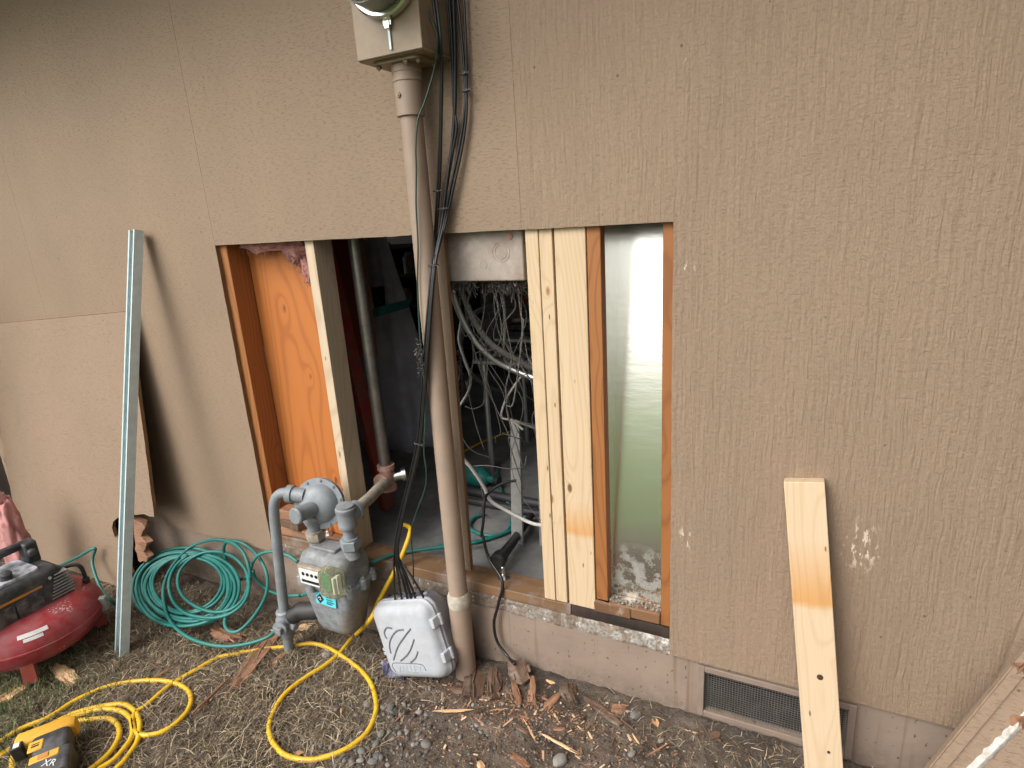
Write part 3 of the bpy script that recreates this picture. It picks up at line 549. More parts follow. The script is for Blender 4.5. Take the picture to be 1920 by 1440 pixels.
def tank_mat():
    t = NT('red_tank_enamel')
    n = t.noise(t.co, 9, 5, 0.65)
    col = t.mix(t.ramp(n, [(0.3, 0.0), (0.75, 1.0)]), (0.27, 0.006, 0.012), (0.36, 0.03, 0.04))
    dust = t.ramp(t.noise(t.co, 22, 5, 0.7), [(0.42, 0.08), (0.68, 0.5)])
    col = t.mix(dust, col, (0.33, 0.17, 0.165))
    sp = t.math('MULTIPLY', t.ramp(t.noise(t.map(t.co, (1, 1, 1), (3, 3, 3)), 130, 3, 0.6), [(0.56, 0.0), (0.60, 0.95)]), t.ramp(t.noise(t.map(t.co, (1, 1, 1), (1.7, 0.4, 0)), 5.5, 2), [(0.60, 0.0), (0.66, 1.0)]))
    col = t.mix(sp, col, (0.75, 0.73, 0.7))
    r = t.math('ADD', 0.32, t.math('MULTIPLY', dust, 0.9))
    return t.out(col, r, 0, t.bump(t.noise(t.co, 60, 3), 0.08, 0.002), **{'Coat Weight': 0.05})
M['red_tank'] = tank_mat()
M['tool_yellow'] = plain('tool_yellow_plastic', (0.72, 0.39, 0.035), 0.5, 0, 0.15, 30, 0.1, 200, dirt=(0.35, 0.2, 0.06), dirt_amt=0.4)
def pink_mat():
    t = NT('pink_fibreglass')
    n = t.noise(t.co, 60, 5, 0.75)
    col = t.mix(n, (0.42, 0.13, 0.12), (0.72, 0.36, 0.32))
    return t.out(col, 1.0, 0, t.bump(t.noise(t.co, 200, 4, 0.8), 0.9, 0.006), **{'Sheen Weight': 0.4})
M['pink'] = pink_mat()
def stone_mat():
    t = NT('river_stone')
    base = t.ramp(t.rnd(), [(0.0, (0.085, 0.083, 0.080)), (0.4, (0.135, 0.13, 0.122)), (0.75, (0.20, 0.18, 0.155)), (1.0, (0.27, 0.255, 0.23))])
    n = t.noise(t.co, 3.5, 5, 0.6)
    col = t.mix(t.ramp(n, [(0.35, 0.0), (0.7, 0.5)]), base, (0.16, 0.14, 0.12))
    return t.out(col, 0.7, 0, t.bump(t.noise(t.co, 12, 4), 0.2, 0.02))
M['stone'] = stone_mat()
M['straw'] = strand_mat('dead_grass', [(0.0, (0.06, 0.042, 0.026)), (0.4, (0.17, 0.125, 0.075)), (0.75, (0.33, 0.255, 0.155)), (1.0, (0.56, 0.46, 0.31))])
M['grass'] = strand_mat('green_grass', [(0.0, (0.045, 0.07, 0.02)), (0.6, (0.10, 0.145, 0.045)), (1.0, (0.22, 0.24, 0.10))])
M['chips'] = strand_mat('wood_litter', [(0.0, (0.06, 0.035, 0.022)), (0.4, (0.19, 0.095, 0.05)), (0.75, (0.38, 0.21, 0.12)), (1.0, (0.68, 0.50, 0.32))])
M['pebbles'] = strand_mat('gravel', [(0.0, (0.06, 0.056, 0.05)), (0.6, (0.13, 0.12, 0.108)), (1.0, (0.24, 0.22, 0.19))])
M['dust'] = plain('grey_lint', (0.14, 0.13, 0.12), 1.0, 0, 0.4, 60, 0.8, 200, 0.01)
M['glass'] = NT('meter_glass').out((0.9, 0.93, 0.9), 0.03, 0, None, **{'Transmission Weight': 1.0, 'IOR': 1.3})
M['clear_plastic'] = NT('yellowed_clear_plastic').out((0.80, 0.82, 0.62), 0.18, 0, None, **{'Transmission Weight': 0.9, 'IOR': 1.15})
M['cloth'] = plain('grey_canvas', (0.60, 0.61, 0.68), 0.9, 0, 0.2, 6, 0.3, 300, dirt=(0.25, 0.25, 0.28), dirt_amt=0.5)
M['red_paint'] = plain('worn_red_paint', (0.42, 0.035, 0.02), 0.5, 0, 0.2, 20, 0.2, 100, dirt=(0.2, 0.12, 0.09), dirt_amt=0.8)
M['brown_board'] = wood('brown_door_skin', (0.30, 0.085, 0.035), (0.2, 0.05, 0.02), rings=20, knots=False)
M['drywall'] = plain('drywall', (0.40, 0.385, 0.355), 0.9, 0, 0.06, 3)
M['dark_wall'] = plain('unlit_board_wall', (0.10, 0.085, 0.07), 0.9, 0, 0.3, 3)  # darkness put into the wall colour so little light fills the garage
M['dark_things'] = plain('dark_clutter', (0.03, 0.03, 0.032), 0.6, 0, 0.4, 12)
M['alu'] = plain('aluminium', (0.55, 0.56, 0.56), 0.4, 0.9, 0.15, 20)
M['grey_sheet'] = plain('grey_sheet_metal', (0.42, 0.42, 0.40), 0.5, 0.4, 0.2, 20, dirt=(0.22, 0.2, 0.18), dirt_amt=0.6)
M['teal_plastic'] = plain('teal_plastic', (0.015, 0.16, 0.14), 0.5)
M['screen'] = plain('vent_wire', (0.17, 0.155, 0.14), 0.55, 0.4)
M['vent_frame'] = plain('vent_frame_paint', (0.225, 0.170, 0.134), 0.7, 0, 0.12, 20, 0.3, 150)
M['black_hole'] = plain('crawlspace_dark', (0.02, 0.018, 0.016), 0.95)
M['leaf'] = strand_mat('dry_leaf', [(0.0, (0.10, 0.06, 0.04)), (0.6, (0.25, 0.13, 0.07)), (1.0, (0.55, 0.30, 0.14))])
M['white_crumb'] = plain('flaked_white_paint', (0.52, 0.49, 0.44), 0.9, 0, 0.4, 80, 0.6, 120, 0.004)
M['soffit'] = plain('soffit_paint', (0.40, 0.33, 0.27), 0.8)
M['fence_wood'] = wood('weathered_fence', (0.22, 0.19, 0.165), (0.12, 0.10, 0.085), rings=40)
M['shade_fence'] = wood('dark_shade_fence', (0.075, 0.05, 0.035), (0.04, 0.026, 0.018), rings=90)  # very dark so the added right fence bounces little light
M['dial'] = plain('meter_dial', (0.70, 0.72, 0.70), 0.4, 0, 0.05)
M['meter_grey'] = plain('meter_inner_grey', (0.42, 0.42, 0.40), 0.5)
# ------------------------------------------------------------------ ground: one sheet, dense near the wall
def axis_coords(a, b, step, far):
    mid = list(np.arange(a, b+1e-6, step))
    lo = []; hi = []
    d = step; x = a
    while x > -far:
        d *= 1.45; x -= d; lo.append(x)
    d = step; x = b
    while x < far:
        d *= 1.45; x += d; hi.append(x)
    return lo[::-1]+mid+hi
gx = axis_coords(-1.0, 2.4, 0.008, 300)
gy = [v for v in axis_coords(-1.0, 0.06, 0.008, 300) if v < 0.02]+[0.022]
gm = MB()
for y in gy:
    for x in gx:
        gm.v.append((x, y, ground_z(x, y)+ground_bump(x, y)+(0.012*max(0, 1-abs(y)/0.12) if -0.2 < y < 0.1 else 0)))
nx = len(gx)
gm.f = [(j*nx+i, j*nx+i+1, (j+1)*nx+i+1, (j+1)*nx+i) for j in range(len(gy)-1) for i in range(nx-1)]
gm.mi = [0]*len(gm.f)
struct(obj('ground', gm, M['dirt']))

# ------------------------------------------------------------------ garage behind the wall
def slab(name, a, b, mat):
    return struct(obj(name, MB().box(a, b), mat))
slab('garage_floor', (-3.5, 0.107, -0.1), (4.5, 5.5, 0.06), M['concrete'])
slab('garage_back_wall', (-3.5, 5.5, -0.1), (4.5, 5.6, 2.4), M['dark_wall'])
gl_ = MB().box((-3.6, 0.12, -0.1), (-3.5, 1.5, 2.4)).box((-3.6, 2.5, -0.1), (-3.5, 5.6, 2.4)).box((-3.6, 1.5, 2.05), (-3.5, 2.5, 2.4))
struct(obj('garage_left_wall', gl_, M['dark_wall'], smooth=False))      # doorway gap added out of view to let fill light in
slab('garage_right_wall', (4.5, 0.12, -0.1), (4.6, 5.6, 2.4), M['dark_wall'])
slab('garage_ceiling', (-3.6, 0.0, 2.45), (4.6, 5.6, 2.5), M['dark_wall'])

# ------------------------------------------------------------------ the wall
OPX, OPZ = 1.626, 1.245
wall = thing('house_wall', (0, 0, 0), 'brown painted sheet siding wall of a house with a rectangle cut out of it', 'wall')
def jag(a, b, n, amp):
    """points from a to b with a slightly ragged saw cut"""
    out = []
    for k in range(n+1):
        t = k/n
        w = 0 if k in (0, n) else 1
        out.append((a[0]+(b[0]-a[0])*t+random.uniform(-amp, amp)*w, a[1]+(b[1]-a[1])*t+random.uniform(-amp, amp)*w))
    return out
def panel(poly, mat, y0=0.0, d=0.016, name='siding_panel'):
    return obj(name, MB().prism(poly, lambda u, v, w: (u, y0+w, v), d, 0, 1), [mat, M['ply_edge']], wall, smooth=False)
g = 0.00035
TOP = 2.42
panel([(-3.66, 0), (-2.44-g, 0), (-2.44-g, TOP), (-3.66, TOP)], M['siding'])
panel([(-2.44+g, 0), (-1.22-g, 0), (-1.22-g, TOP), (-2.44+g, TOP)], M['siding'])
panel([(-1.22+g, 0)]+jag((-g, 0), (-g, OPZ), 26, 0.0012)+[(-g, TOP), (-1.22+g, TOP)], M['siding'])
panel(jag((g, OPZ), (1.22-g, OPZ), 20, 0.001)+[(1.22-g, TOP), (g, TOP)], M['siding'])
panel(jag((1.22+g, OPZ), (OPX, OPZ), 8, 0.001)+jag((OPX, OPZ), (OPX+0.002, 0), 26, 0.001)[1:]+[(2.44-g, 0), (2.44-g, TOP), (1.22+g, TOP)], M['siding_old'])
panel([(2.44+g, 0), (3.66, 0), (3.66, TOP), (2.44+g, TOP)], M['siding_old'])
o = panel([(0.865, 0.125), (0.958, 0.13), (0.962, 0.5), (0.968, OPZ-0.001), (0.866, OPZ-0.001)], M['siding'], 0.001, 0.017)
o['label'] = 'narrow siding strip left behind the conduit'
# framing
def stud(x0, x1, mat, y0=0.0165, y1=0.105, z0=0.083, z1=2.38, name='stud'):
    return obj(name, MB().box((x0, y0, z0), (x1, y1, z1)), mat, wall, bevel=0.0022)
stud(-0.004, 0.036, M['old_stud'])
stud(0.413, 0.451, M['fir_grey'])
stud(1.2235, 1.262, M['fir_new'], 0.012)
stud(1.2635, 1.302, M['fir_new'], 0.014)
stud(1.3085, 1.3965, M['fir_band'], 0.013, 0.051)
stud(1.3985, 1.4365, M['old_stud'], 0.0165, 0.105, 0.122)
stud(1.597, 1.635, M['old_stud'])
for x in (-1.24, -0.84, -0.42, 0.82, 2.03, 2.42):
    if x != 0.82: stud(x, x+0.038, M['old_stud'])
obj('plywood_panel', MB().box((0.0365, 0.1055, 0.083), (0.425, 0.117, 2.38)), M['old_ply'], wall)
# sill plates
obj('sill_plate', MB().box((0.0, 0.008, 0.0455), (1.315, 0.1045, 0.0825)), M['sill_wood'], wall, bevel=0.003)
rot = MB()
n = 40
prof = []
for k in range(n+1):
    x = 1.3165+(1.64-1.3165)*k/n
    e = 0.004*mnoise.noise(Vector((x*40, 0, 1)))
    prof.append([(x, 0.011+e, 0.046), (x, 0.105, 0.046), (x, 0.105, 0.083), (x, 0.013+e*1.6, 0.083-abs(e)*1.5), (x, 0.009+e, 0.066)])
rot.rings(prof, True, True)
obj('sill_plate', rot, M['sill_rot'], wall)['label'] = 'rotten black end of the sill plate'
obj('sill_plate', MB().box((1.4375, 0.012, 0.084), (1.596, 0.105, 0.121)), M['sill_old'], wall, bevel=0.004)
obj('sill_plate', MB().box((1.3965, 0.006, 0.0835), (1.505, 0.0119, 0.120), jit=0.003), M['sill_old'], wall, bevel=0.002)['label'] = 'splintered sill face with flaking white paint'
# foil-faced insulation in the right bay, leaned back to mirror more sky
fm = MB()
fr = []
for k in range(25):
    v = k/24
    z = 0.1225+v*1.6
    row = []
    for i in range(13):
        u = i/12
        x = 1.4375+u*(1.5965-1.4375)
        bul = 0.0
        y = 0.056-bul*0.25+0.225*(max(0, v-0.06))**1.12+0.02*max(0, 0.12-v)*3
        if i == 0:
            row.append((1.4372, 0.050, z))
        row.append((x, min(y, 0.3), z))
    fr.append(row)
fm.rings(fr, False, False)
fm2 = [[(x, y+0.012, z) for x, y, z in row] for row in fr]
fm.rings(fm2, False, False)
obj('foil_insulation', fm, M['foil'], wall, angle=80)
# rubble at the foot of the foil
rb = MB()
for k in range(60):
    c = Vector((random.uniform(1.44, 1.592), random.uniform(0.02, 0.05), 0.1215+random.random()*0.006))
    s_ = random.uniform(0.0012, 0.0042)
    rb.box((-s_, -s_, -s_), (s_, s_, s_), 0, Matrix.Translation(c) @ Euler((random.random()*3, random.random()*3, random.random()*3)).to_matrix().to_4x4(), s_*0.4)
stuff(obj('crumbled_plaster', rb, M['grit'], wall, smooth=False))
# foundation with an opening for the vent
VX0, VX1, VZ0, VZ1 = 1.728, 2.098, -0.172, -0.034
fo = MB()
FY = 0.014
fo.box((-3.66, FY, -0.6), (VX0, 0.106, 0.045))
fo.box((VX1, FY, -0.6), (3.66, 0.106, 0.045))
fo.box((VX0, FY, VZ1), (VX1, 0.106, 0.045))
fo.box((VX0, FY, -0.6), (VX1, 0.028, VZ0))
obj('foundation', fo, M['foundation'], wall, smooth=False)
# crumbled, unpainted top edge of the stem wall
ce = MB(); rs = []
for k in range(420):
    x = 0.0+1.632*k/419
    row = []
    for q in range(9):
        z = -0.012+0.0575*q/8
        n_ = mnoise.fractal(Vector((x*45, z*60, 0.5)), 0.7, 2.0, 4)
        lo_ = 0.010*mnoise.fractal(Vector((x*9, 0, 7.0)), 0.8, 2.0, 3)
        edge = 1.0 if q not in (0, 8) else 0.0
        row.append((x, FY+0.001-(0.0045+0.0055*n_)*edge, z+(lo_ if q == 0 else 0.3*lo_ if q < 4 else 0)))
    rs.append(row)
ce.rings(rs, False, False)
obj('crumbled_edge', ce, M['crumbled'], wall, angle=180)
obj('crawlspace', MB().box((VX0-0.1, 0.30, -0.5), (VX1+0.1, 0.31, 0.05)).box((VX0-0.1, 0.108, -0.5), (VX1+0.1, 0.30, -0.3)), M['black_hole'], wall)
# eave above the frame
ev = MB().box((-3.8, -0.62, 2.42), (3.8, 0.02, 2.44)).box((-3.8, -0.65, 2.40), (3.8, -0.62, 2.60))
obj('eave', ev, M['soffit'], wall)
rf = MB(); rf.prism([(-0.68, 2.585), (-0.68, 2.6), (2.6, 4.1), (2.6, 4.085)], lambda u, v, w: (-3.9+w, u, v), 7.8)
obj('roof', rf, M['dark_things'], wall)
# pink insulation tucked in the top of the left bay
def fluff(name, c, size, parent, seed, strands=160):
    mb = MB()
    bm = bmesh.new(); bmesh.ops.create_icosphere(bm, subdivisions=4, radius=1.0)
    vs = []
    for v in bm.verts:
        p = v.co.copy()
        k = 1+0.35*mnoise.fractal(p*2.2+Vector((seed, 0, 0)), 0.8, 2.0, 4)+0.10*mnoise.noise(p*11+Vector((seed, 2, 0)))
        vs.append(Vector(c)+Vector((p.x*size[0], p.y*size[1], p.z*size[2]))*k)
    fs = [tuple(v.index for v in f.verts) for f in bm.faces]
    bm.free()
    mb.add(vs, fs)
    r_ = random.Random(seed)
    for k in range(strands):
        a = vs[r_.randrange(len(vs))]
        d = (a-Vector(c)).normalized()
        p1 = a+d*0.004+Vector((r_.gauss(0, .006), r_.gauss(0, .006), r_.gauss(0, .006)-0.003))
        p2 = p1+Vector((r_.gauss(0, .008), r_.gauss(0, .006), r_.gauss(0, .008)-0.005))
        mb.tube([a, p1, p2], 0.0006, 3)
    return obj(name, mb, M['pink'], parent, angle=180)
fluff('insulation_tuft', (0.17, 0.070, 1.243), (0.12, 0.028, 0.030), wall, 3)
fluff('insulation_tuft', (0.30, 0.080, 1.225), (0.06, 0.022, 0.035), wall, 5)
fluff('insulation_tuft', (0.335, 0.092, 1.150), (0.022, 0.012, 0.05), wall, 8)
fluff('insulation_tuft', (0.275, 0.092, 1.205), (0.03, 0.011, 0.035), wall, 11)

# foundation vent
vent = thing('foundation_vent', (1.9, FY, -0.2), 'rectangular painted crawlspace vent with wire screen low on the foundation', 'vent')
fw = 0.019
vf = MB()
vf.box((VX0-fw, FY-0.010, VZ0-fw), (VX0, FY-0.0005, VZ1+fw))
vf.box((VX1, FY-0.010, VZ0-fw), (VX1+fw, FY-0.0005, VZ1+fw))
vf.box((VX0, FY-0.010, VZ1), (VX1, FY-0.0005, VZ1+fw))
vf.box((VX0, FY-0.010, VZ0-fw), (VX1, FY-0.0005, VZ0))
obj('frame', vf, M['vent_frame'], vent, bevel=0.002)
ws = MB()
st = 0.0075
x = VX0+0.003
while x < VX1:
    ws.tube([(x, FY+0.004, VZ0), (x, FY+0.004, VZ1)], 0.0007, 4, False); x += st
z = VZ0+0.003
while z < VZ1:
    ws.tube([(VX0, FY+0.005, z), (VX1, FY+0.005, z)], 0.0007, 4, False); z += st
stuff(obj('screen', ws, M['screen'], vent, smooth=False))

# unseen fence, added on the left: it shades that end of the wall
fence = thing('left_shade_fence', (-2.12, -0.6, -0.27), 'unseen board fence added to shade the left end of the wall', 'fence')
for k in range(5):
    y0 = -0.03-k*0.125
    obj('board', MB().box((-2.0, y0-0.115, -0.26), (-1.982, y0, 1.42)), M['fence_wood'], fence, bevel=0.002)
for z in (0.1, 1.0):
    obj('rail', MB().box((-2.04, -0.70, z), (-2.001, -0.03, z+0.09)), M['fence_wood'], fence)
# unseen tall fence added to block skylight from the right end
right_shade = thing('right_shade_fence', (2.7, -1.6, -0.25), 'unseen dark fence added to shade the right end of the wall', 'fence')
for k in range(24):
    obj('board', MB().box((2.70, -0.02-0.14*(k+1), -0.25), (2.722, -0.024-0.14*k, 2.1)), M['shade_fence'], right_shade)
# ------------------------------------------------------------------ electricity meter, conduit and cables
em = thing('electric_meter', (0.946, 0, 1.69), 'tan electric meter box with round glass meter at the top edge', 'electric meter')
bx = MB().box((0.848, -0.135, 1.694), (1.044, -0.001, 2.16))
obj('socket_box', bx, M['tan_metal'], em, bevel=0.004)
obj('cover_lip', MB().box((0.845, -0.1405, 1.690), (1.047, -0.1355, 2.16)), M['tan_metal'], em, bevel=0.002)
obj('bottom_flange', MB().box((0.845, -0.1345, 1.6885), (1.047, -0.004, 1.6935)), M['tan_metal'], em)
MC = (0.957, -0.141, 1.868)
obj('sealing_ring', MB().lathe([(0.098, 0.0), (0.102, 0.004), (0.102, 0.022), (0.097, 0.026), (0.09, 0.026), (0.09, 0.0)], MC, (0, -1, 0), 56), M['chrome'], em)
gl = obj('glass_cover', MB().lathe([(0.089, 0.02), (0.086, 0.10), (0.080, 0.115), (0.066, 0.125), (0.0, 0.128)], MC, (0, -1, 0), 48, cap=False), M['glass'], em)
obj('meter_body', MB().lathe([(0.082, 0.0), (0.080, 0.088), (0.0, 0.089)], MC, (0, -1, 0), 40), M['meter_grey'], em)
obj('dial_face', MB().lathe([(0.073, 0.0905), (0.073, 0.096), (0.0, 0.0965)], MC, (0, -1, 0), 40), M['dial'], em)
dm = MB()
for k in range(24):
    a = R(15*k)
    dm.box((-0.0008, -0.0005, 0.058), (0.0008, 0.0005, 0.066 if k % 2 else 0.069), 0, Matrix.Translation((MC[0], MC[1]-0.0972, MC[2])) @ Matrix.Rotation(a, 4, 'Y'))
obj('dial_marks', dm, M['black_print'], em)
sl = MB().box((0.944, -0.150, 1.752), (0.968, -0.146, 1.772)).box((0.950, -0.154, 1.745), (0.964, -0.150, 1.762))
obj('ring_clasp', sl, M['chrome'], em, bevel=0.001)
obj('seal_tag', MB().box((0.953, -0.1455, 1.700), (0.959, -0.1425, 1.748)), M['galv'], em)

PX, PY = 0.941, -0.062
cd = thing('conduit', (PX, PY, -0.25), 'tall tan painted steel conduit running from the meter box to the soil', 'conduit')
obj('pipe', MB().lathe([(0.0365, -0.30), (0.0365, 0.062), (0.031, 0.075), (0.031, 1.60)], (PX, PY, 0), n=40), M['tan_pipe'], cd)
obj('coupling', MB().lathe([(0.0312, 1.553), (0.038, 1.556), (0.0385, 1.66), (0.040, 1.662), (0.040, 1.685)], (PX, PY, 0), n=40), M['tan_pipe'], cd)
obj('coupling_ring', MB().lathe([(0.0388, 1.638), (0.0405, 1.640), (0.0405, 1.6445), (0.0388, 1.6465)], (PX, PY, 0), n=40), M['tan_pipe'], cd)
sc = MB(); hexbolt(sc, (PX-0.006, PY-0.038, 1.605), (-0.15, -1, 0), 0.0075, 0.004)
obj('set_screw', sc, M['tan_pipe'], cd)
obj('hub_plate', MB().prism(rrect(0.15, 0.105, 0.02), lambda u, v, w: (PX+u, PY+v, 1.6805+w), 0.0075), M['tan_metal'], cd)
for dx, dy in ((-0.062, -0.036), (0.03, -0.044), (0.062, -0.034), (0.06, 0.04), (-0.06, 0.04)):
    b_ = MB(); hexbolt(b_, (PX+dx, PY+dy, 1.680), (0, 0, -1), 0.007, 0.006)
    obj('bolt', b_, M['tan_metal'], cd)
obj('sealant_band', MB().lathe([(0.0368, 0.035), (0.0385, 0.045), (0.038, 0.07), (0.033, 0.084)], (PX, PY, 0), n=32), plain('pale_sealant', (0.46, 0.42, 0.34), 0.8, 0, 0.3, 60, 0.5, 90, 0.004), cd)

def cable(name, pts, r, mat, label, cat='cable', group=None, sub=8, n=8):
    o_ = obj(name, MB().tube(spline(pts, sub), r, n), mat, angle=180)
    return tag(o_, label, cat, group)
names = ['left one of the two black cables hanging beside the meter box', 'right one of the two black cables hanging beside the meter box',
         'black cable in the middle of the bundle, kinked halfway down the wall', 'thick black cable straight down the middle of the cable bundle',
         'second black cable from the right edge of the hanging bundle', 'rightmost black cable of the bundle, bowed outward over the siding']
for i in range(6):
    cable('cable', P['cable%d' % i], (0.0036, 0.0038, 0.0042, 0.0054, 0.0038, 0.0036)[i], M['black_cable'], names[i], 'cable', 'black cables hanging down the wall')
cable('ground_wire', P['green_wire'], 0.0024, M['green_wire'], 'thin dark green wire curling in front of the tan conduit', 'wire')
tl = ['upper cable tie round the two rightmost black cables', 'lower cable tie round the two rightmost black cables', 'cable tie round the two left black cables', 'cable tie where the black cables come together', 'cable tie on the bundle just below the cut edge of the siding', 'lowest cable tie on the black cable bundle']
for (x, y, z), lb, rr in zip(P['ties'], tl, (0.009, 0.010, 0.010, 0.014, 0.015, 0.014)):
    tm = MB()
    rs = []
    for k in range(17):
        a = 2*math.pi*k/16
        rs.append([(x+(rr+q)*math.cos(a), y+(rr*0.8+q)*math.sin(a), z+h) for q, h in ((0, -0.002), (0.0016, -0.002), (0.0016, 0.002), (0, 0.002))])
    tm.rings(rs, False)
    tm.box((x+rr*0.6, y-rr*0.95-0.004, z-0.003), (x+rr*0.6+0.007, y-rr*0.8, z+0.003))
    tm.box((x+rr*0.7, y-rr*1.0-0.002, z-0.0012), (x+rr*0.7+0.017, y-rr*0.9, z+0.0012))
    tag(obj('cable_tie', tm, M['black_plastic']), lb, 'cable tie', 'cable ties on the black cables')

# ------------------------------------------------------------------ gas meter
GX, GY = 0.468, -0.128
gm_ = thing('gas_meter', (GX, GY, -0.27), 'grey gas meter with round regulator and pipes standing by the wall', 'gas meter')
def rr_ring(w, d, r, z, cx=GX, cy=GY, n=6):
    return [(cx+u, cy+v, z) for u, v in rrect(w, d, r, n)]
bd = MB()
bd.rings([rr_ring(*q) for q in ((0.130, 0.085, 0.03, -0.128), (0.150, 0.105, 0.035, -0.122), (0.168, 0.118, 0.038, -0.10), (0.190, 0.128, 0.035, -0.04), (0.214, 0.137, 0.03, 0.03), (0.220, 0.139, 0.028, 0.062))])
lower = obj('lower_case', bd, M['gas_body'], gm_, angle=50)
bd = MB()
bd.rings([rr_ring(*q) for q in ((0.222, 0.141, 0.028, 0.081), (0.222, 0.141, 0.028, 0.135), (0.218, 0.137, 0.03, 0.158), (0.202, 0.124, 0.03, 0.178), (0.170, 0.098, 0.028, 0.190), (0.120, 0.060, 0.02, 0.194))])
obj('upper_case', bd, M['gas_grey'], gm_, angle=50)
obj('flange', MB().rings([rr_ring(*q) for q in ((0.236, 0.155, 0.03, 0.0625), (0.240, 0.159, 0.03, 0.066), (0.240, 0.159, 0.03, 0.077), (0.236, 0.155, 0.03, 0.0805))]), M['gas_grey'], gm_, angle=50)
for dx, dy in ((-0.115, -0.06), (-0.04, -0.083), (0.05, -0.083), (0.118, -0.062), (0.124, 0.0), (0.118, 0.062), (-0.122, 0.0), (-0.115, 0.062)):
    b_ = MB()
    b_.lathe([(0.013, 0.055), (0.013, 0.088), (0.010, 0.091)], (GX+dx*0.985, GY+dy*0.97, 0), n=14)
    b_.lathe([(0.008, 0.091), (0.008, 0.098)], (GX+dx*0.985, GY+dy*0.97, 0), n=6)
    obj('flange_bolt', b_, M['gas_grey'], gm_)
obj('top_plate', MB().rings([rr_ring(0.105, 0.062, 0.008, z, GX-0.005, GY-0.005) for z in (0.193, 0.205)]), M['gas_grey'], gm_, bevel=0.003)
def hexnut(mb, x, y, z0, z1, r):
    mb.lathe([(r*0.93, z0), (r, z0+0.003), (r, z1-0.003), (r*0.93, z1)], (x, y, 0), n=6)
lx, rx = 0.398, 0.560
n_ = MB().lathe([(0.031, 0.175), (0.026, 0.19), (0.024, 0.215)], (lx, GY, 0)); n2_ = MB().lathe([(0.031, 0.175), (0.027, 0.19), (0.026, 0.215)], (rx, GY, 0))
obj('inlet_neck', n_, M['gas_grey'], gm_); obj('outlet_neck', n2_, M['gas_grey'], gm_)
h_ = MB(); hexnut(h_, lx, GY, 0.210, 0.240, 0.034); h_.lathe([(0.029, 0.24), (0.029, 0.246)], (lx, GY, 0)); obj('union_nut', h_, M['old_pipe'], gm_)
h_ = MB(); hexnut(h_, rx, GY, 0.208, 0.244, 0.036); h_.lathe([(0.030, 0.244), (0.030, 0.25)], (rx, GY, 0)); obj('union_nut', h_, M['gas_pipe'], gm_)
# regulator
RC = Vector((0.412, -0.100, 0.340)); RA = Vector((0.30, -0.90, 0.22)).normalized()
reg = obj('regulator', MB().lathe([(0.0, -0.05), (0.03, -0.048), (0.062, -0.030), (0.074, -0.012), (0.092, -0.012), (0.092, 0.004), (0.073, 0.005), (0.066, 0.018), (0.050, 0.032), (0.030, 0.038), (0.0, 0.039)], RC, RA, 44), M['gas_pipe'], gm_, angle=40)
x_ = RA.cross(Vector((0, 0, 1))).normalized(); y_ = RA.cross(x_)
for k in range(10):
    a = 2*math.pi*(k+0.3)/10
    b_ = MB(); hexbolt(b_, RC+(x_*math.cos(a)+y_*math.sin(a))*0.0835+RA*0.004, RA, 0.0055, 0.004)
    obj('bolt', b_, M['gas_pipe'], reg)
cap = RC+RA*0.035-Vector((0.010, 0, 0.012))
spr = obj('spring_case', MB().lathe([(0.028, 0), (0.0265, 0.065), (0.030, 0.067), (0.030, 0.078), (0.026, 0.082), (0.0, 0.083)], cap, Vector((-0.05, -0.95, 0.10)), 28), M['gas_pipe'], gm_, angle=40)
obj('regulator_outlet', MB().tube(spline([RC+Vector((-0.012, -0.02, -0.035)), Vector((0.394, GY, 0.288)), Vector((lx, GY, 0.262)), Vector((lx, GY, 0.242))], 5), lambda t: 0.040-0.018*min(1, t*1.6), 22), M['gas_pipe'], gm_)
obj('regulator_inlet', MB().lathe([(0.026, 0), (0.026, 0.045), (0.032, 0.047), (0.032, 0.068), (0.024, 0.07)], (0.372, -0.118, 0.372), (-0.86, -0.25, 0.10), 20), M['gas_pipe'], gm_, angle=40)
rp = spline([(0.226, -0.190, -0.32), (0.228, -0.188, -0.2), (0.236, -0.178, 0.02), (0.246, -0.166, 0.24), (0.250, -0.161, 0.315), (0.258, -0.156, 0.352), (0.276, -0.149, 0.376), (0.302, -0.141, 0.384), (0.325, -0.134, 0.381)], 8)
obj('riser_pipe', MB().tube(rp, 0.0185, 18), M['gas_pipe'], gm_, angle=60)
vv = MB()
vv.lathe([(0.022, -0.205), (0.026, -0.20), (0.026, -0.175), (0.034, -0.165), (0.036, -0.125), (0.030, -0.115), (0.030, -0.095), (0.024, -0.09)], (0.231, -0.184, 0), n=20)
vv.lathe([(0.022, -0.055), (0.022, 0.03), (0.028, 0.032), (0.028, 0.048), (0.015, 0.05)], (0.231, -0.184, -0.143), (0.3, -0.95, 0.05), 16)
vv.lathe([(0.016, 0.0), (0.016, 0.055), (0.012, 0.058)], (0.231, -0.184, -0.148), (0.95, -0.1, 0.0), 6)
obj('shutoff_valve', vv, M['gas_pipe'], gm_, angle=40)
obj('valve_lever', MB().box((0.226, -0.242, -0.155), (0.262, -0.232, -0.130), jit=0.002).box((0.190, -0.23, -0.165), (0.232, -0.222, -0.158), jit=0.002), M['gas_grey'], gm_, bevel=0.003)
obj('rubber_sleeve', MB().tube([(0.262, -0.175, -0.115), (0.30, -0.165, -0.09), (0.37, -0.14, -0.085)], 0.033, 14), M['black_rubber'], gm_)
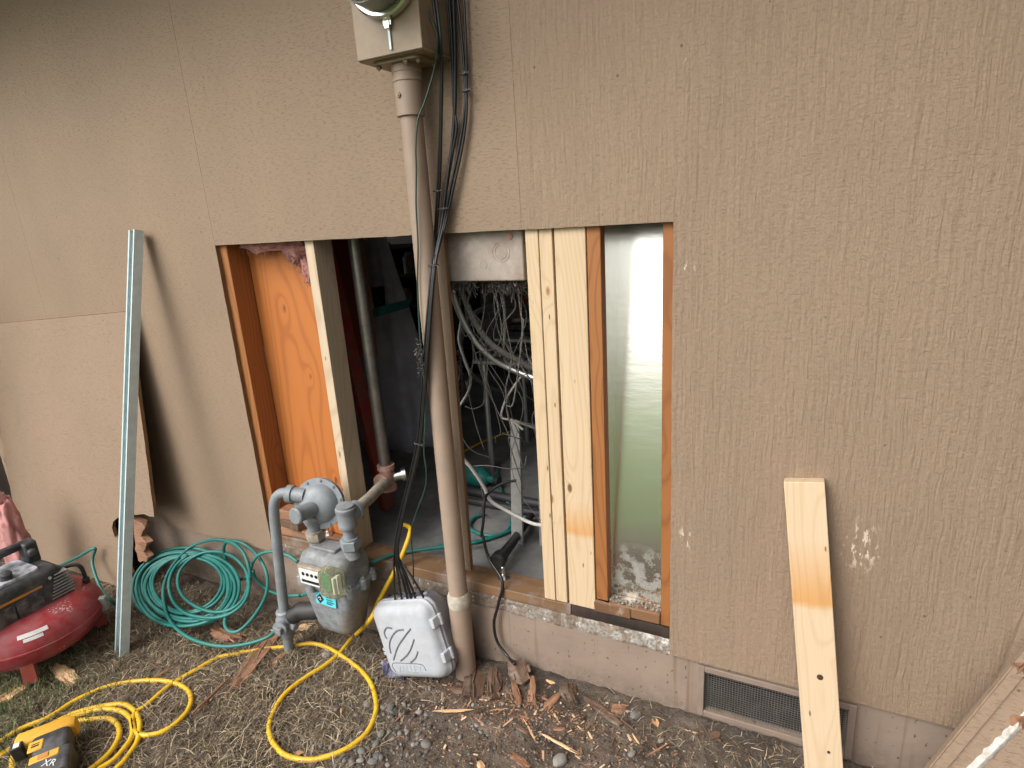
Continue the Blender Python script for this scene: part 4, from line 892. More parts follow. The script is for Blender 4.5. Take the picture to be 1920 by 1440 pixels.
# outlet tee and pipe into the garage
obj('tee', MB().lathe([(0.021, 0.25), (0.021, 0.288), (0.031, 0.290), (0.033, 0.30), (0.031, 0.305), (0.031, 0.35), (0.035, 0.352), (0.035, 0.362), (0.030, 0.366), (0.030, 0.372), (0.018, 0.374)], (rx, GY, 0), n=26).lathe([(0.031, 0.0), (0.031, 0.04), (0.034, 0.042), (0.034, 0.055), (0.02, 0.057)], (rx, GY, 0.330), (0.0, 1, 0.0), 22), M['gas_pipe'], gm_, angle=40)
obj('outlet_pipe', MB().tube([(rx, -0.08, 0.330), (0.543, 0.02, 0.328), (0.50, 0.17, 0.322)], 0.021, 16), M['old_pipe'], gm_)
# counter index and transmitter on the front
FYm = GY-0.0805
obj('index_plate', MB().box((GX-0.085, FYm-0.010, 0.0815), (GX+0.055, GY-0.0706, 0.156)), M['old_pipe'], gm_, bevel=0.004)
obj('index_dial', MB().box((GX-0.074, FYm-0.0135, 0.090), (GX+0.045, FYm-0.0105, 0.148)), M['white_paint'], gm_)
dk = MB()
for cx_, cz_ in ((-0.056, 0.130), (-0.036, 0.130), (-0.016, 0.130), (0.004, 0.130)):
    dk.lathe([(0.0068, 0), (0.0068, 0.001), (0.0056, 0.001), (0.0056, 0)], (GX+cx_, FYm-0.0136, cz_), (0, -1, 0), 12)
dk.box((GX-0.066, FYm-0.015, 0.098), (GX+0.012, FYm-0.0136, 0.108))
obj('index_hands', dk, M['black_print'], gm_)
cv = obj('transmitter_cover', MB().rings([[(GX+0.083+u, y, 0.133+v) for u, v in rrect(w, h, 0.008)] for w, h, y in ((0.080, 0.098, FYm-0.004), (0.076, 0.094, FYm-0.040), (0.070, 0.088, FYm-0.045))]), M['clear_plastic'], gm_, angle=45)
obj('circuit_board', MB().box((GX+0.053, FYm-0.032, 0.108), (GX+0.090, FYm-0.029, 0.168)), M['pcb'], gm_)
obj('battery_pack', MB().box((GX+0.098, FYm-0.034, 0.098), (GX+0.104, FYm-0.012, 0.160)).box((GX+0.108, FYm-0.028, 0.098), (GX+0.113, FYm-0.010, 0.165)), M['white_paint'], gm_, bevel=0.001)
# cyan sticker on the sloping lower front
slope = math.atan2(0.0075, 0.07)
SM = Matrix.Translation((GX+0.010, GY-0.0665, 0.026)) @ Matrix.Rotation(R(2), 4, 'Y') @ Matrix.Rotation(-slope, 4, 'X')
stk = obj('sticker', MB().box((-0.045, -0.0075, -0.021), (0.045, -0.002, 0.021), 0, SM), M['cyan_label'], gm_)
obj('sticker_diamond', MB().prism([(-0.017, 0), (0, -0.019), (0.017, 0), (0, 0.019)], lambda u, v, w: SM @ Vector((-0.026+u, -0.0088+w, v)), 0.001), M['black_print'], stk)
obj('sticker_mark', MB().tube([SM @ Vector(q) for q in ((-0.035, -0.0092, -0.001), (-0.029, -0.0092, 0.006), (-0.022, -0.0092, 0.003), (-0.026, -0.0092, -0.005), (-0.019, -0.0092, -0.003))], 0.0016, 6), M['white_paint'], stk)
pr = MB()
for z_, x0_, x1_ in ((0.012, 0.002, 0.026), (0.003, 0.002, 0.03), (-0.005, 0.004, 0.034), (-0.012, 0.004, 0.028)):
    xx = x0_
    while xx < x1_:
        w_ = random.uniform(0.002, 0.0045)
        pr.box((xx, -0.0085, z_-0.002), (xx+w_, -0.0077, z_+0.002), 0, SM); xx += w_+0.0012
obj('sticker_print', pr, M['teal_print'], stk)

# gas line inside
gp = thing('gas_line', (0.495, 0.19, 0.06), 'dark steel gas pipe standing inside the wall opening', 'pipe')
obj('pipe', MB().tube([(0.487, 0.19, 0.38), (0.478, 0.19, 1.2), (0.47, 0.19, 2.39)], 0.023, 18), M['steel_pipe'], gp)
obj('fitting', MB().lathe([(0.034, 0.0), (0.034, 0.02), (0.029, 0.022), (0.029, 0.085), (0.034, 0.087), (0.034, 0.105)], (0.489, 0.19, 0.275), n=18).lathe([(0.029, -0.045), (0.034, -0.045), (0.034, -0.02), (0.028, 0.0)], (0.49, 0.19, 0.322), (-0.05, 1, 0), 18), M['rust_pipe'], gp, angle=40)
obj('union_cap', MB().lathe([(0.02, 0), (0.02, 0.05), (0.028, 0.052), (0.028, 0.068), (0.02, 0.07)], (0.49, 0.20, 0.322), (0.8, 0.55, 0.1), 18), M['steel_bolt'], gp, angle=40)

# ------------------------------------------------------------------ cable terminal box on the ground
tb = thing('terminal_box', (0.8219, -0.1784, -0.2182), 'weathered light grey plastic terminal box lying tilted against the conduit', 'utility box', rot=(-0.0771, -0.3288, -0.0487))
BW, BH = 0.268, 0.270
def bring(w, h, r, y, dx=0, dz=0):
    return [(dx+u, y, dz+BH/2+v) for u, v in rrect(w, h, r, 7)]
lid = obj('lid', MB().rings([bring(*q) for q in ((BW-0.07, BH-0.07, 0.03, -0.002), (BW-0.045, BH-0.045, 0.032, 0.0), (BW-0.018, BH-0.018, 0.036, 0.008), (BW-0.004, BH-0.004, 0.04, 0.022), (BW, BH, 0.042, 0.034), (BW+0.006, BH+0.006, 0.045, 0.036), (BW+0.006, BH+0.006, 0.045, 0.041))]), M['white_plastic'], tb, angle=50, local=True)
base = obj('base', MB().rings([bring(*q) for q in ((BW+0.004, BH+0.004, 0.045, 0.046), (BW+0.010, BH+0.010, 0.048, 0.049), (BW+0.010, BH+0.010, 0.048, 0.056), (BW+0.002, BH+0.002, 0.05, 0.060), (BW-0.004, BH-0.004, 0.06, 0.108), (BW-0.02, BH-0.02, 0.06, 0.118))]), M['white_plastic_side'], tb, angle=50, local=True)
obj('gasket', MB().rings([bring(BW-0.006, BH-0.006, 0.04, y) for y in (0.0405, 0.0465)]), M['black_rubber'], tb, local=True)
for zc in (0.075, 0.195):
    obj('hinge', MB().box((BW/2-0.006, 0.010, zc-0.017), (BW/2+0.010, 0.060, zc+0.017)).lathe([(0.006, -0.020), (0.006, 0.020)], (BW/2+0.011, 0.046, zc), (0, 0, 1), 10), M['white_plastic'], tb, bevel=0.003, local=True)
for zc in (0.10, 0.085):
    obj('latch', MB().box((-BW/2-0.016, 0.020, zc-0.006), (-BW/2+0.002, 0.044, zc+0.006)), M['white_plastic'], tb, bevel=0.003, local=True)
strokes = [[(-0.067, 0.187), (-0.09, 0.189), (-0.106, 0.175), (-0.108, 0.158), (-0.104, 0.151)], [(-0.02, 0.181), (-0.051, 0.177), (-0.085, 0.153), (-0.103, 0.127), (-0.109, 0.098)], [(0.011, 0.184), (-0.028, 0.155), (-0.07, 0.12), (-0.107, 0.074)], [(0.011, 0.148), (-0.012, 0.119), (-0.038, 0.094), (-0.077, 0.071)], [(0.01, 0.105), (-0.011, 0.081), (-0.036, 0.066)]]
eb = MB()
for s_ in strokes:
    eb.tube(spline([(x*1.12+0.036, -0.0016, z*1.03) for x, z in s_], 6), 0.0032, 8)
obj('emblem', eb, M['groove'], lid, local=True)
obj('name_border', MB().tube(spline([(x+0.025, -0.0014, z+0.002) for x, z in [(-0.118, 0.03), (-0.124, 0.046), (-0.122, 0.057), (-0.107, 0.063), (-0.05, 0.062), (0.011, 0.06), (0.026, 0.052), (0.03, 0.036)]], 5), 0.0018, 8), M['groove'], lid, local=True)
tv, tf = text_mesh('VALLEY', 0.036, 0.0004)
LT = Matrix.Translation((-0.02, -0.0024, 0.042)) @ Matrix.Rotation(R(90), 4, 'X')
obj('lettering', MB().add([LT @ Vector(q) for q in tv], tf), M['emboss'], lid, local=True, smooth=False)
for k, xg in enumerate((-0.085, -0.055, -0.025, 0.005, 0.04, 0.075, 0.10)):
    obj('cable_gland', MB().lathe([(0.009, 0), (0.009, 0.008), (0.006, 0.010)], (xg-0.02, 0.082+0.008*(k % 2), BH-0.004), (0, 0, 1), 12), M['black_rubber'] if k < 6 else M['white_plastic_side'], base, local=True)

# ------------------------------------------------------------------ hoses
cable('yellow_hose', P['yellow_hose'], 0.0085, M['yellow_hose'], 'yellow air hose looping over the ground and up into the opening', 'hose', None, 8, 10)
cable('yellow_hose', P['yellow_loops'], 0.0085, M['yellow_hose'], 'yellow hose in several turns under the cordless tool', 'hose', None, 8, 10)
th = MB()
th.tube(spline(P['teal_coil'], 5), 0.0068, 8)
th.tube(spline(P['teal_front'], 8), 0.0068, 8)
th.tube(spline(P['teal_right'], 8), 0.0068, 8)
th.tube(spline(P['teal_right_b'], 8), 0.0068, 8)
th.tube(spline(P['teal_left'], 8), 0.0068, 8)
coil = tag(obj('teal_hose', th, M['teal_hose'], angle=180), 'coiled teal air hose leaning on the foundation behind the metal channel', 'hose')
ti = MB().tube(spline(P['teal_inside'], 8), 0.0068, 8).tube(spline(P['teal_inside_loop'], 8), 0.0068, 8)
tag(obj('teal_hose', ti, M['teal_hose'], angle=180), 'teal hose curled on the concrete floor inside the opening', 'hose')

# ------------------------------------------------------------------ leaning steel channel
ch = MB()
A = Vector((-0.369, -0.022, 1.312)); B = Vector((-0.386, -0.443, -0.272))
up = (A-B).normalized(); xr = Vector((0.98, -0.20, 0)); xr = (xr-up*xr.dot(up)).normalized(); fwd = up.cross(xr)
t_ = 0.0016
def chan(u0, u1, v0, v1):
    vs = []
    for e in (B, A):
        vs += [e+xr*u+fwd*v for u, v in ((u0, v0), (u1, v0), (u1, v1), (u0, v1))]
    ch.add(vs, [(0, 1, 2, 3), (7, 6, 5, 4), (0, 4, 5, 1), (1, 5, 6, 2), (2, 6, 7, 3), (3, 7, 4, 0)])
s_f = -1 if fwd.y > 0 else 1
chan(-0.0265, 0.0265, 0, t_)
for u in (-0.0265, 0.0265-t_):
    chan(u, u+t_, min(t_, s_f*0.03), max(t_, s_f*0.03)) if s_f > 0 else chan(u, u+t_, -0.03, -0.0001)
for u0, u1 in ((-0.0265, -0.0165), (0.0165, 0.0265)):
    chan(u0, u1, s_f*0.03-0.0008, s_f*0.03+0.0008)
chan(-0.004, 0.004, s_f*0.0, s_f*0.005) if s_f > 0 else chan(-0.004, 0.004, -0.005, -0.0001)
tag(obj('steel_channel', ch, M['galv'], smooth=False), 'long galvanised steel stud channel leaning against the wall', 'steel channel')

# ------------------------------------------------------------------ removed siding sheet leaning at the left
def lean(u, v, w):      # v = height, sheet leans onto the wall
    y = -0.163+(v+0.265)*(0.142/1.27)
    return (u, y-0.0165+w, v+w*0.1)
poly = [(-0.54, 1.005)]+jag((-0.54, 1.005), (-0.529, 0.137), 16, 0.0015)[1:]+[(-0.56, 0.132), (-0.60, 0.137), (-0.66, 0.122), (-0.70, 0.126), (-0.745, 0.105), (-0.775, 0.085), (-0.80, 0.085), (-0.835, 0.06), (-0.85, 0.03), (-0.838, -0.012), (-0.815, -0.02), (-0.792, -0.05), (-0.775, -0.12), (-0.745, -0.17), (-0.735, -0.262), (-1.70, -0.262), (-1.70, 0.925)]
sh = MB().prism(poly[::-1], lean, 0.0155, 0, 1)
tag(obj('siding_sheet', sh, [M['siding'], M['ply_edge']], smooth=False), 'large cut sheet of tan siding leaning on the wall behind the compressor', 'siding sheet')
bk = MB()
rngb = random.Random(4)
rs = []
for k in range(9):
    z = -0.115+k*0.024
    w_ = 0.035+0.012*math.sin(k*1.9)+rngb.uniform(-0.006, 0.006)
    c_ = Vector((-0.70+0.012*math.sin(k*2.1), -0.105+0.006*k/2-0.02, z))
    rs.append([c_+Vector((w_*a*rngb.uniform(0.75, 1.15), 0.014*b, rngb.uniform(-0.006, 0.006))) for a, b in ((-1, -1), (-0.3, -1.2), (0.4, -1.1), (1, -0.9), (1, 1), (-1, 1))])
bk.rings(rs)
tag(obj('broken_board', bk, M['scrap'], smooth=False), 'splintered orange board end behind the leaning siding sheet', 'wood scrap')
tag(fluff('insulation_scrap', (-1.24, -0.36, -0.02), (0.075, 0.05, 0.24), None, 21, 300), 'pink fibreglass insulation scrap behind the compressor', 'insulation')

# ------------------------------------------------------------------ leaning board at the right
L0 = Vector((2.058, -0.128, -0.235)); L1 = Vector((1.950, -0.020, 0.622))
zb = (L1-L0).normalized(); xb = Vector((1, 0, 0)); xb = (xb-zb*xb.dot(zb)).normalized(); yb = zb.cross(xb)
Ln = (L1-L0).length
lb = MB().box((-0.0445, -0.019, 0), (0.0445, 0.019, Ln))
mat_board = wood('leaning_fir_board', (0.60, 0.475, 0.325), (0.46, 0.31, 0.165), rings=230, line=0.32, specks=True, cross=4.0, knot=(0.12, 0.06, 0.03), band=(Ln-0.325, Ln-0.14, (0.92, 0.55, 0.17)), fibre=0.6)
bo = obj('lumber_board', lb, mat_board, bevel=0.002)
bo.matrix_world = Matrix(((xb.x, yb.x, zb.x, L0.x), (xb.y, yb.y, zb.y, L0.y), (xb.z, yb.z, zb.z, L0.z), (0, 0, 0, 1)))
for kx, kz, kr in ((0.006, Ln-0.50, 0.0075), (0.014, Ln-0.70, 0.004)):
    obj('knot', MB().lathe([(kr, -0.0004), (kr, 0.0007), (kr*0.5, 0.0011), (0.0, 0.0009)], (kx, -0.019, kz), (0, -1, 0), 12), plain('dark_knot', (0.055, 0.028, 0.015), 0.7, 0, 0.5, 200), bo, local=True)
tag(bo, 'short pale lumber board with orange stain leaning in front of the vent', 'board')

# ------------------------------------------------------------------ siding offcuts leaning in the right corner
def leanA(u, v, w):
    return (u, -0.26+0.3*(v+0.22)+w, v-0.3*w)
pa = MB().prism([(2.12, -0.205), (2.242, 0.031), (2.377, 0.292), (2.46, 0.45), (2.66, 0.30), (2.64, -0.205)], leanA, 0.016, 0, 1)
offc = thing('siding_offcut', (2.4, -0.2, -0.215), 'tan siding offcut with flaking white patch in the bottom right corner', 'siding offcut')
obj('sheet', pa, [M['siding'], M['siding']], offc, smooth=False)
obj('edge_strip', MB().prism([(2.125, -0.2), (2.243, 0.028), (2.378, 0.289), (2.398, 0.281), (2.262, 0.020), (2.145, -0.21)], lambda u, v, w: leanA(u, v, -0.0065+w), 0.006, 0, 1), [M['siding'], M['siding']], offc, smooth=False)
cr_ = MB()
rs = []
for k in range(26):
    t = k/25
    u = 2.270+t*(2.42-2.270); v = -0.03+t*(0.215+0.03)
    w_ = 0.010+0.007*mnoise.noise(Vector((k*0.9, 0, 0)))
    h0 = 0.004+0.004*abs(mnoise.noise(Vector((k*0.9, 3, 0))))
    rs.append([leanA(u+q*w_*0.87, v-q*w_*0.5, -hh) for q, hh in ((-1.0, -0.001), (-0.6, h0*0.8), (0, h0*1.5), (0.6, h0*0.9), (1, -0.001))])
cr_.rings(rs, False, False)
obj('flaking_patch', cr_, M['white_crumb'], offc)
def splinters(name, pts, parent, mat, seed, ln=0.06):
    r_ = random.Random(seed); mb = MB()
    for (u, v) in pts:
        a = Vector(leanA(u, v, -0.004))
        d = Vector((r_.uniform(-0.3, 0.3), -0.05, r_.uniform(-1, -0.3))).normalized()*ln*r_.uniform(0.5, 1)
        s_ = Vector((r_.uniform(0.005, 0.012), 0, 0.004))
        mb.add([a-s_, a+s_, a+Vector((0, -0.012, 0)), a+d], [(0, 1, 2), (0, 3, 1), (1, 3, 2), (2, 3, 0)])
    return obj(name, mb, mat, parent, smooth=False)
stuff(splinters('splinters', [(2.384+0.006*k, 0.298-0.004*k) for k in range(8)]+[(2.39+0.005*k, 0.19) for k in range(7)], offc, M['scrap'], 9))
pb = MB().prism([(2.30, -0.15), (2.363, 0.119), (2.381, 0.207), (2.41, 0.363), (2.44, 0.5), (2.68, 0.45), (2.68, -0.2)], lambda u, v, w: (u, -0.125+0.2*(v+0.22)+w, v-0.2*w), 0.014, 0, 1)
tag(obj('siding_offcut', pb, [M['siding'], M['siding']], smooth=False), 'tan siding offcut behind the flaking one at the right edge', 'siding offcut')

# ------------------------------------------------------------------ pancake compressor
CX, CY = -0.70, -0.58
ac = thing('air_compressor', (CX, CY, -0.27), 'dusty red pancake air compressor with black motor cover', 'air compressor')
prof = []
for k in range(25):
    a = -math.pi/2+math.pi*k/24
    prof.append((0.235-0.085*(1-math.cos(a))*1.0, -0.115+0.088*math.sin(a)))
prof = [(0.0, -0.200)]+[(0.15, -0.203)]+prof[1:-1]+[(0.15, -0.027), (0.0, -0.03)]
obj('tank', MB().lathe(prof, (CX, CY, 0), n=72), M['red_tank'], ac, angle=50)
obj('weld_seam', MB().lathe([(0.232, -0.122), (0.238, -0.119), (0.238, -0.113), (0.232, -0.110)], (CX, CY, 0), n=72), M['red_tank'], ac)
for a in (R(-34), R(70), R(190)):
    fx, fy = CX+0.175*math.cos(a), CY+0.175*math.sin(a)
    d_ = Vector((math.cos(a), math.sin(a), 0)); s_ = Vector((-math.sin(a), math.cos(a), 0))
    c0 = Vector((CX, CY, 0))
    leg = obj('foot', MB().add([c0+d_*r_+s_*q+Vector((0, 0, z)) for r_, z in ((0.15, -0.185), (0.215, -0.16), (0.222, -0.25), (0.19, -0.25)) for q in (-0.02, 0.02)], [(0, 1, 3, 2), (2, 3, 5, 4), (4, 5, 7, 6), (6, 7, 1, 0), (0, 2, 4, 6), (1, 7, 5, 3)]), M['red_paint'], ac)
    obj('rubber_pad', MB().lathe([(0.022, -0.272), (0.024, -0.262), (0.022, -0.245)], c0+d_*0.205, n=16), M['black_rubber'], leg)
def sring(y, x0, x1, z0, z1, r):
    cx_, cz_ = (x0+x1)/2, (z0+z1)/2
    return [(cx_+u, y, cz_+v) for u, v in rrect(x1-x0, z1-z0, r, 4)]
shd = obj('motor_cover', MB().rings([sring(-0.86, -0.79, -0.61, -0.03, 0.07, 0.03), sring(-0.84, -0.81, -0.592, -0.05, 0.10, 0.03), sring(-0.55, -0.81, -0.588, -0.055, 0.105, 0.028), sring(-0.50, -0.805, -0.592, -0.055, 0.105, 0.028), sring(-0.455, -0.79, -0.61, -0.052, 0.06, 0.03), sring(-0.445, -0.775, -0.625, -0.045, 0.03, 0.03)]), M['black_plastic'], ac, angle=35)
obj('cover_top', MB().rings([[(-0.70+u, -0.685+v, z) for u, v in rrect(w, l, 0.025)] for w, l, z in ((0.17, 0.30, 0.104), (0.165, 0.295, 0.112))]), M['dusty_top'], shd)
for k in range(9):
    zz = -0.03+k*0.0125
    obj('vent_slat', MB().box((-0.612, -0.545+0.004*k, zz-0.0018), (-0.585, -0.462+0.001*k-0.0035*max(0, k-4), zz+0.0018)), M['grey_sheet'], shd)
obj('stripe', MB().box((-0.5895, -0.84, 0.048), (-0.5862, -0.56, 0.056)), M['orange_stripe'], shd)
for k in range(3):
    obj('side_panel', MB().box((-0.5895, -0.835+k*0.092, -0.038), (-0.5855, -0.835+k*0.092+0.086, 0.036)), plain('worn_print_panel', (0.045, 0.045, 0.045), 0.7, 0, 0.5, 60, 0.2, 200, dirt=(0.3, 0.29, 0.28), dirt_amt=0.5) if k == 0 else bpy.data.materials['worn_print_panel'], shd, bevel=0.002)
obj('air_valve', MB().lathe([(0.006, 0), (0.006, 0.004)], (-0.588, -0.53, 0.07), (1, 0, 0), 12), M['steel_bolt'], shd)
hd = MB().tube(spline([(-0.745, -0.88, 0.172), (-0.745, -0.7, 0.176), (-0.742, -0.56, 0.178), (-0.738, -0.515, 0.172)], 6), 0.014, 12)
hd.tube([(-0.758, -0.88, 0.155), (-0.755, -0.53, 0.158)], 0.006, 8)
obj('handle', hd, M['black_plastic'], ac)
hp = MB().box((-0.765, -0.535, 0.10), (-0.705, -0.485, 0.188), jit=0.004).lathe([(0.016, 0), (0.016, 0.03)], (-0.705, -0.515, 0.15), (1, -0.3, 0), 14)
obj('handle_post', hp, M['black_plastic'], ac, bevel=0.008)
obj('knob', MB().lathe([(0.02, 0.0), (0.018, 0.03), (0.012, 0.034)], (-0.655, -0.63, 0.108), (0.3, 0, 1), 16), M['black_plastic'], ac)
obj('hose_elbow', MB().tube(spline([(-0.665, -0.455, 0.045), (-0.648, -0.425, 0.048), (-0.632, -0.41, 0.042), (-0.624, -0.403, 0.02), (-0.622, -0.402, -0.022)], 6), 0.0075, 10).lathe([(0.013, -0.04), (0.013, -0.022), (0.010, -0.018)], (-0.622, -0.402, 0), n=12), M['black_rubber'], ac)
def on_tank(az, el, off=0.0015):
    r_ = 0.235-0.085*(1-math.cos(el)); z_ = -0.115+0.088*math.sin(el)
    n_ = Vector((math.cos(el)*math.cos(az), math.cos(el)*math.sin(az), math.sin(el)))
    return Vector((CX+r_*math.cos(az), CY+r_*math.sin(az), z_))+n_*off
for a0, a1, e0, e1 in ((R(-34), R(-10), R(36), R(46)), (R(-30), R(-15), R(26), R(34))):
    rs = []
    for i in range(7):
        az = a0+(a1-a0)*i/6
        rs.append([on_tank(az, e0), on_tank(az, e1), on_tank(az, e1, 0.0003), on_tank(az, e0, 0.0003)])
    obj('label_plate', MB().rings(rs), M['white_paint'], ac)
obj('drain_bracket', MB().box((-0.02, -0.012, -0.03), (0.012, 0.012, 0.03), 0, Matrix.Translation(on_tank(R(48), R(0), 0.006)) @ Matrix.Rotation(R(48), 4, 'Z'), 0.003), M['grey_sheet'], ac, bevel=0.003)

# ------------------------------------------------------------------ cordless tool
dr = thing('cordless_tool', (-0.140, -0.825, -0.235), 'yellow and black cordless power tool lying on the yellow hose', 'power tool', rot=(R(8), R(-4), R(52)))
def dring(x, y0, y1, z0, z1, r):
    return [(x, (y0+y1)/2+u, (z0+z1)/2+v) for u, v in rrect(y1-y0, z1-z0, r, 4)]
obj('housing', MB().rings([dring(-0.085, -0.02, 0.02, 0.0, 0.05, 0.012), dring(-0.075, -0.027, 0.027, -0.008, 0.06, 0.014), dring(0.055, -0.026, 0.026, -0.006, 0.060, 0.014), dring(0.075, -0.018, 0.02, 0.0, 0.05, 0.012)]), M['tool_yellow'], dr, local=True)
obj('nose_window', MB().box((-0.088, -0.040, 0.008), (-0.055, -0.016, 0.063)), M['black_rubber'], dr, bevel=0.004, local=True)
obj('window_label', MB().box((-0.0775, -0.0365, 0.0625), (-0.062, -0.020, 0.0638)), M['white_paint'], dr, local=True)
obj('grip', MB().rings([[(x, y, z) for x, z in [(cx_+u, 0.027+v) for u, v in rrect(w, h, 0.015, 4)]] for y, cx_, w, h in ((-0.020, 0.015, 0.10, 0.06), (-0.040, 0.015, 0.105, 0.068), (-0.085, 0.022, 0.095, 0.066), (-0.10, 0.025, 0.08, 0.055))]), M['black_plastic'], dr, local=True)
obj('side_plate', MB().box((-0.035, -0.078, 0.058), (0.004, -0.040, 0.0635)), M['tool_yellow'], dr, bevel=0.003, local=True)
obj('slot', MB().box((-0.026, -0.064, 0.0638), (-0.006, -0.059, 0.0645)).box((-0.026, -0.055, 0.0638), (-0.006, -0.052, 0.0645)), M['black_print'], dr, local=True)
bt = obj('battery', MB().rings([[(0.03+u, y, 0.022+v) for u, v in rrect(w, h, 0.014, 4)] for y, w, h in ((-0.096, 0.10, 0.075), (-0.105, 0.11, 0.085), (-0.17, 0.11, 0.085), (-0.178, 0.10, 0.075))]), M['black_plastic'], dr, local=True)
obj('battery_band', MB().box((-0.022, -0.128, 0.060), (0.055, -0.102, 0.0665)), M['tool_yellow'], bt, bevel=0.003, local=True)
obj('battery_button', MB().box((0.0, -0.123, 0.0668), (0.028, -0.107, 0.0685)), M['orange_stripe'], bt, bevel=0.001, local=True)
tv, tf = text_mesh('XR', 0.03, 0.0005)
DT = Matrix.Translation((0.035, -0.150, 0.0655)) @ Matrix.Rotation(R(-25), 4, 'Z')
obj('lettering', MB().add([DT @ Vector(q) for q in tv], tf), M['white_paint'], bt, local=True, smooth=False)
obj('belt_clip', MB().box((-0.06, 0.024, 0.02), (0.05, 0.031, 0.036)), M['black_rubber'], dr, bevel=0.002, local=True)
# ------------------------------------------------------------------ things inside the opening
ebx = thing('electrical_panel', (1.06, 0.05, 1.1), 'dusty off-white back box of the electrical panel hanging at the top of the opening', 'electrical box')
obj('box', MB().box((0.915, 0.035, 1.103), (1.2045, 0.125, 1.40)), M['white_box'], ebx, bevel=0.004)
for x, z, r_ in ((0.99, 1.20, 0.006), (1.135, 1.185, 0.028), (1.135, 1.185, 0.020), (1.075, 1.150, 0.012)):
    obj('knockout', MB().lathe([(r_-0.0012, 0), (r_-0.0012, 0.001), (r_, 0.001), (r_, 0)], (x, 0.0349, z), (0, -1, 0), 28, cap=False), M['white_box'], ebx)
obj('screw', MB().lathe([(0.010, 0), (0.010, 0.002), (0.005, 0.004)], (1.165, 0.0348, 1.228), (0, -1, 0), 14), M['rust_pipe'], ebx)
def lint(name, n, fn, seed, ln=0.02):
    r_ = random.Random(seed); mb = MB()
    for k in range(n):
        a = Vector(fn(r_)); b = a+Vector((r_.gauss(0, ln*0.4), r_.gauss(0, ln*0.4), -abs(r_.gauss(ln, ln*0.5))))
        c = b+Vector((r_.gauss(0, ln*0.5), r_.gauss(0, ln*0.3), r_.gauss(0, ln*0.6)))
        mb.tube([a, b, c], r_.uniform(0.0005, 0.002), 3)
    return obj(name, mb, M['dust'], None, smooth=False)
def hang(r_):
    return (random.choice((0.945, 0.96, 1.0, 1.09, 1.13, 1.15))+r_.gauss(0, 0.018), 0.05+r_.random()*0.06, 1.103)
stuff(lint('hanging_lint', 420, hang, 2), 'grey lint and cobweb hanging under the electrical panel', 'lint')
def onpath(pts):
    sp = spline(pts, 6)
    return lambda r_: sp[r_.randrange(len(sp))]+Vector((r_.gauss(0, 0.004), r_.gauss(0, 0.004), r_.gauss(0, 0.003)))
stuff(lint('cable_lint', 260, onpath(P['dusty_conduit'][1:]), 5, 0.010), 'dust clinging to the looping conduit inside', 'lint')
stuff(lint('bundle_lint', 90, lambda r_: (0.925+r_.gauss(0, 0.006), -0.115+r_.gauss(0, 0.004), 0.90+r_.gauss(0, 0.022)), 6, 0.008), 'tuft of grey lint caught on the black cables', 'lint')
cable('flexible_conduit', P['flex_conduit'], 0.010, M['alu'], 'shiny metal conduit curving right under the electrical panel', 'conduit')
cable('flexible_conduit', P['dusty_conduit'], 0.010, M['dust'], 'dust covered conduit curving right under the electrical panel', 'conduit')
cable('wire', P['grey_wire'], 0.0045, plain('grey_wire_jacket', (0.33, 0.32, 0.31), 0.5), 'grey wire bowing out to the right of the conduit inside', 'wire')
cable('wire', P['hanging_wire'], 0.005, M['dust'], 'dusty wire hanging straight down from the electrical panel', 'wire')
cable('wire', P['short_wire'], 0.004, plain('dirty_white_wire', (0.45, 0.42, 0.38), 0.7), 'short whitish wire dropping to the metal bracket', 'wire')
cable('white_cable', P['white_cable'], 0.0065, plain('white_cable_jacket', (0.62, 0.60, 0.56), 0.5), 'white cable crossing the floor inside towards the new studs', 'cable')
cable('wire', P['thin_wire'], 0.0022, M['dust'], 'thin tangled wire beside the siding strip', 'wire')
cable('wire', P['thin_wire_b'], 0.0022, M['dust'], 'thin loose wire dropping to the floor inside', 'wire')
cable('wire', P['thin_wire_c'], 0.0022, M['dust'], 'thin wire lying across the floor behind the conduit', 'wire')
bcp = [list(q) for q in P['black_cable']]
for q in bcp:                       # stays clear of the sill and the foundation face
    if q[1] > 0.0 and q[2] < 0.093: q[1] = -0.004
cable('black_cable', bcp, 0.0052, M['black_cable'], 'black cable hanging out over the sill to the ground', 'cable')
cable('extension_cord', P['yellow_inside'], 0.006, M['yellow_hose'], 'yellow cord on the garage floor inside', 'cord')

r_ = random.Random(77)
tw = MB()
for k in range(16):             # a mess of thin loose wires under the panel
    x0 = r_.uniform(0.94, 1.17); pts = [Vector((x0, r_.uniform(0.07, 0.11), 1.10))]
    for q in range(r_.randint(4, 7)):
        l_ = pts[-1]
        pts.append(Vector((min(max(l_.x+r_.gauss(0, 0.035), 0.9), 1.19), min(max(l_.y+r_.gauss(0.012, 0.02), 0.06), 0.3), max(l_.z-abs(r_.gauss(0.09, 0.06)), 0.075))))
    tw.tube(spline(pts, 6), r_.uniform(0.0012, 0.0028), 5)
stuff(obj('tangled_wires', tw, M['dust'], angle=180), 'tangle of thin dusty wires hanging under the electrical panel', 'wires')

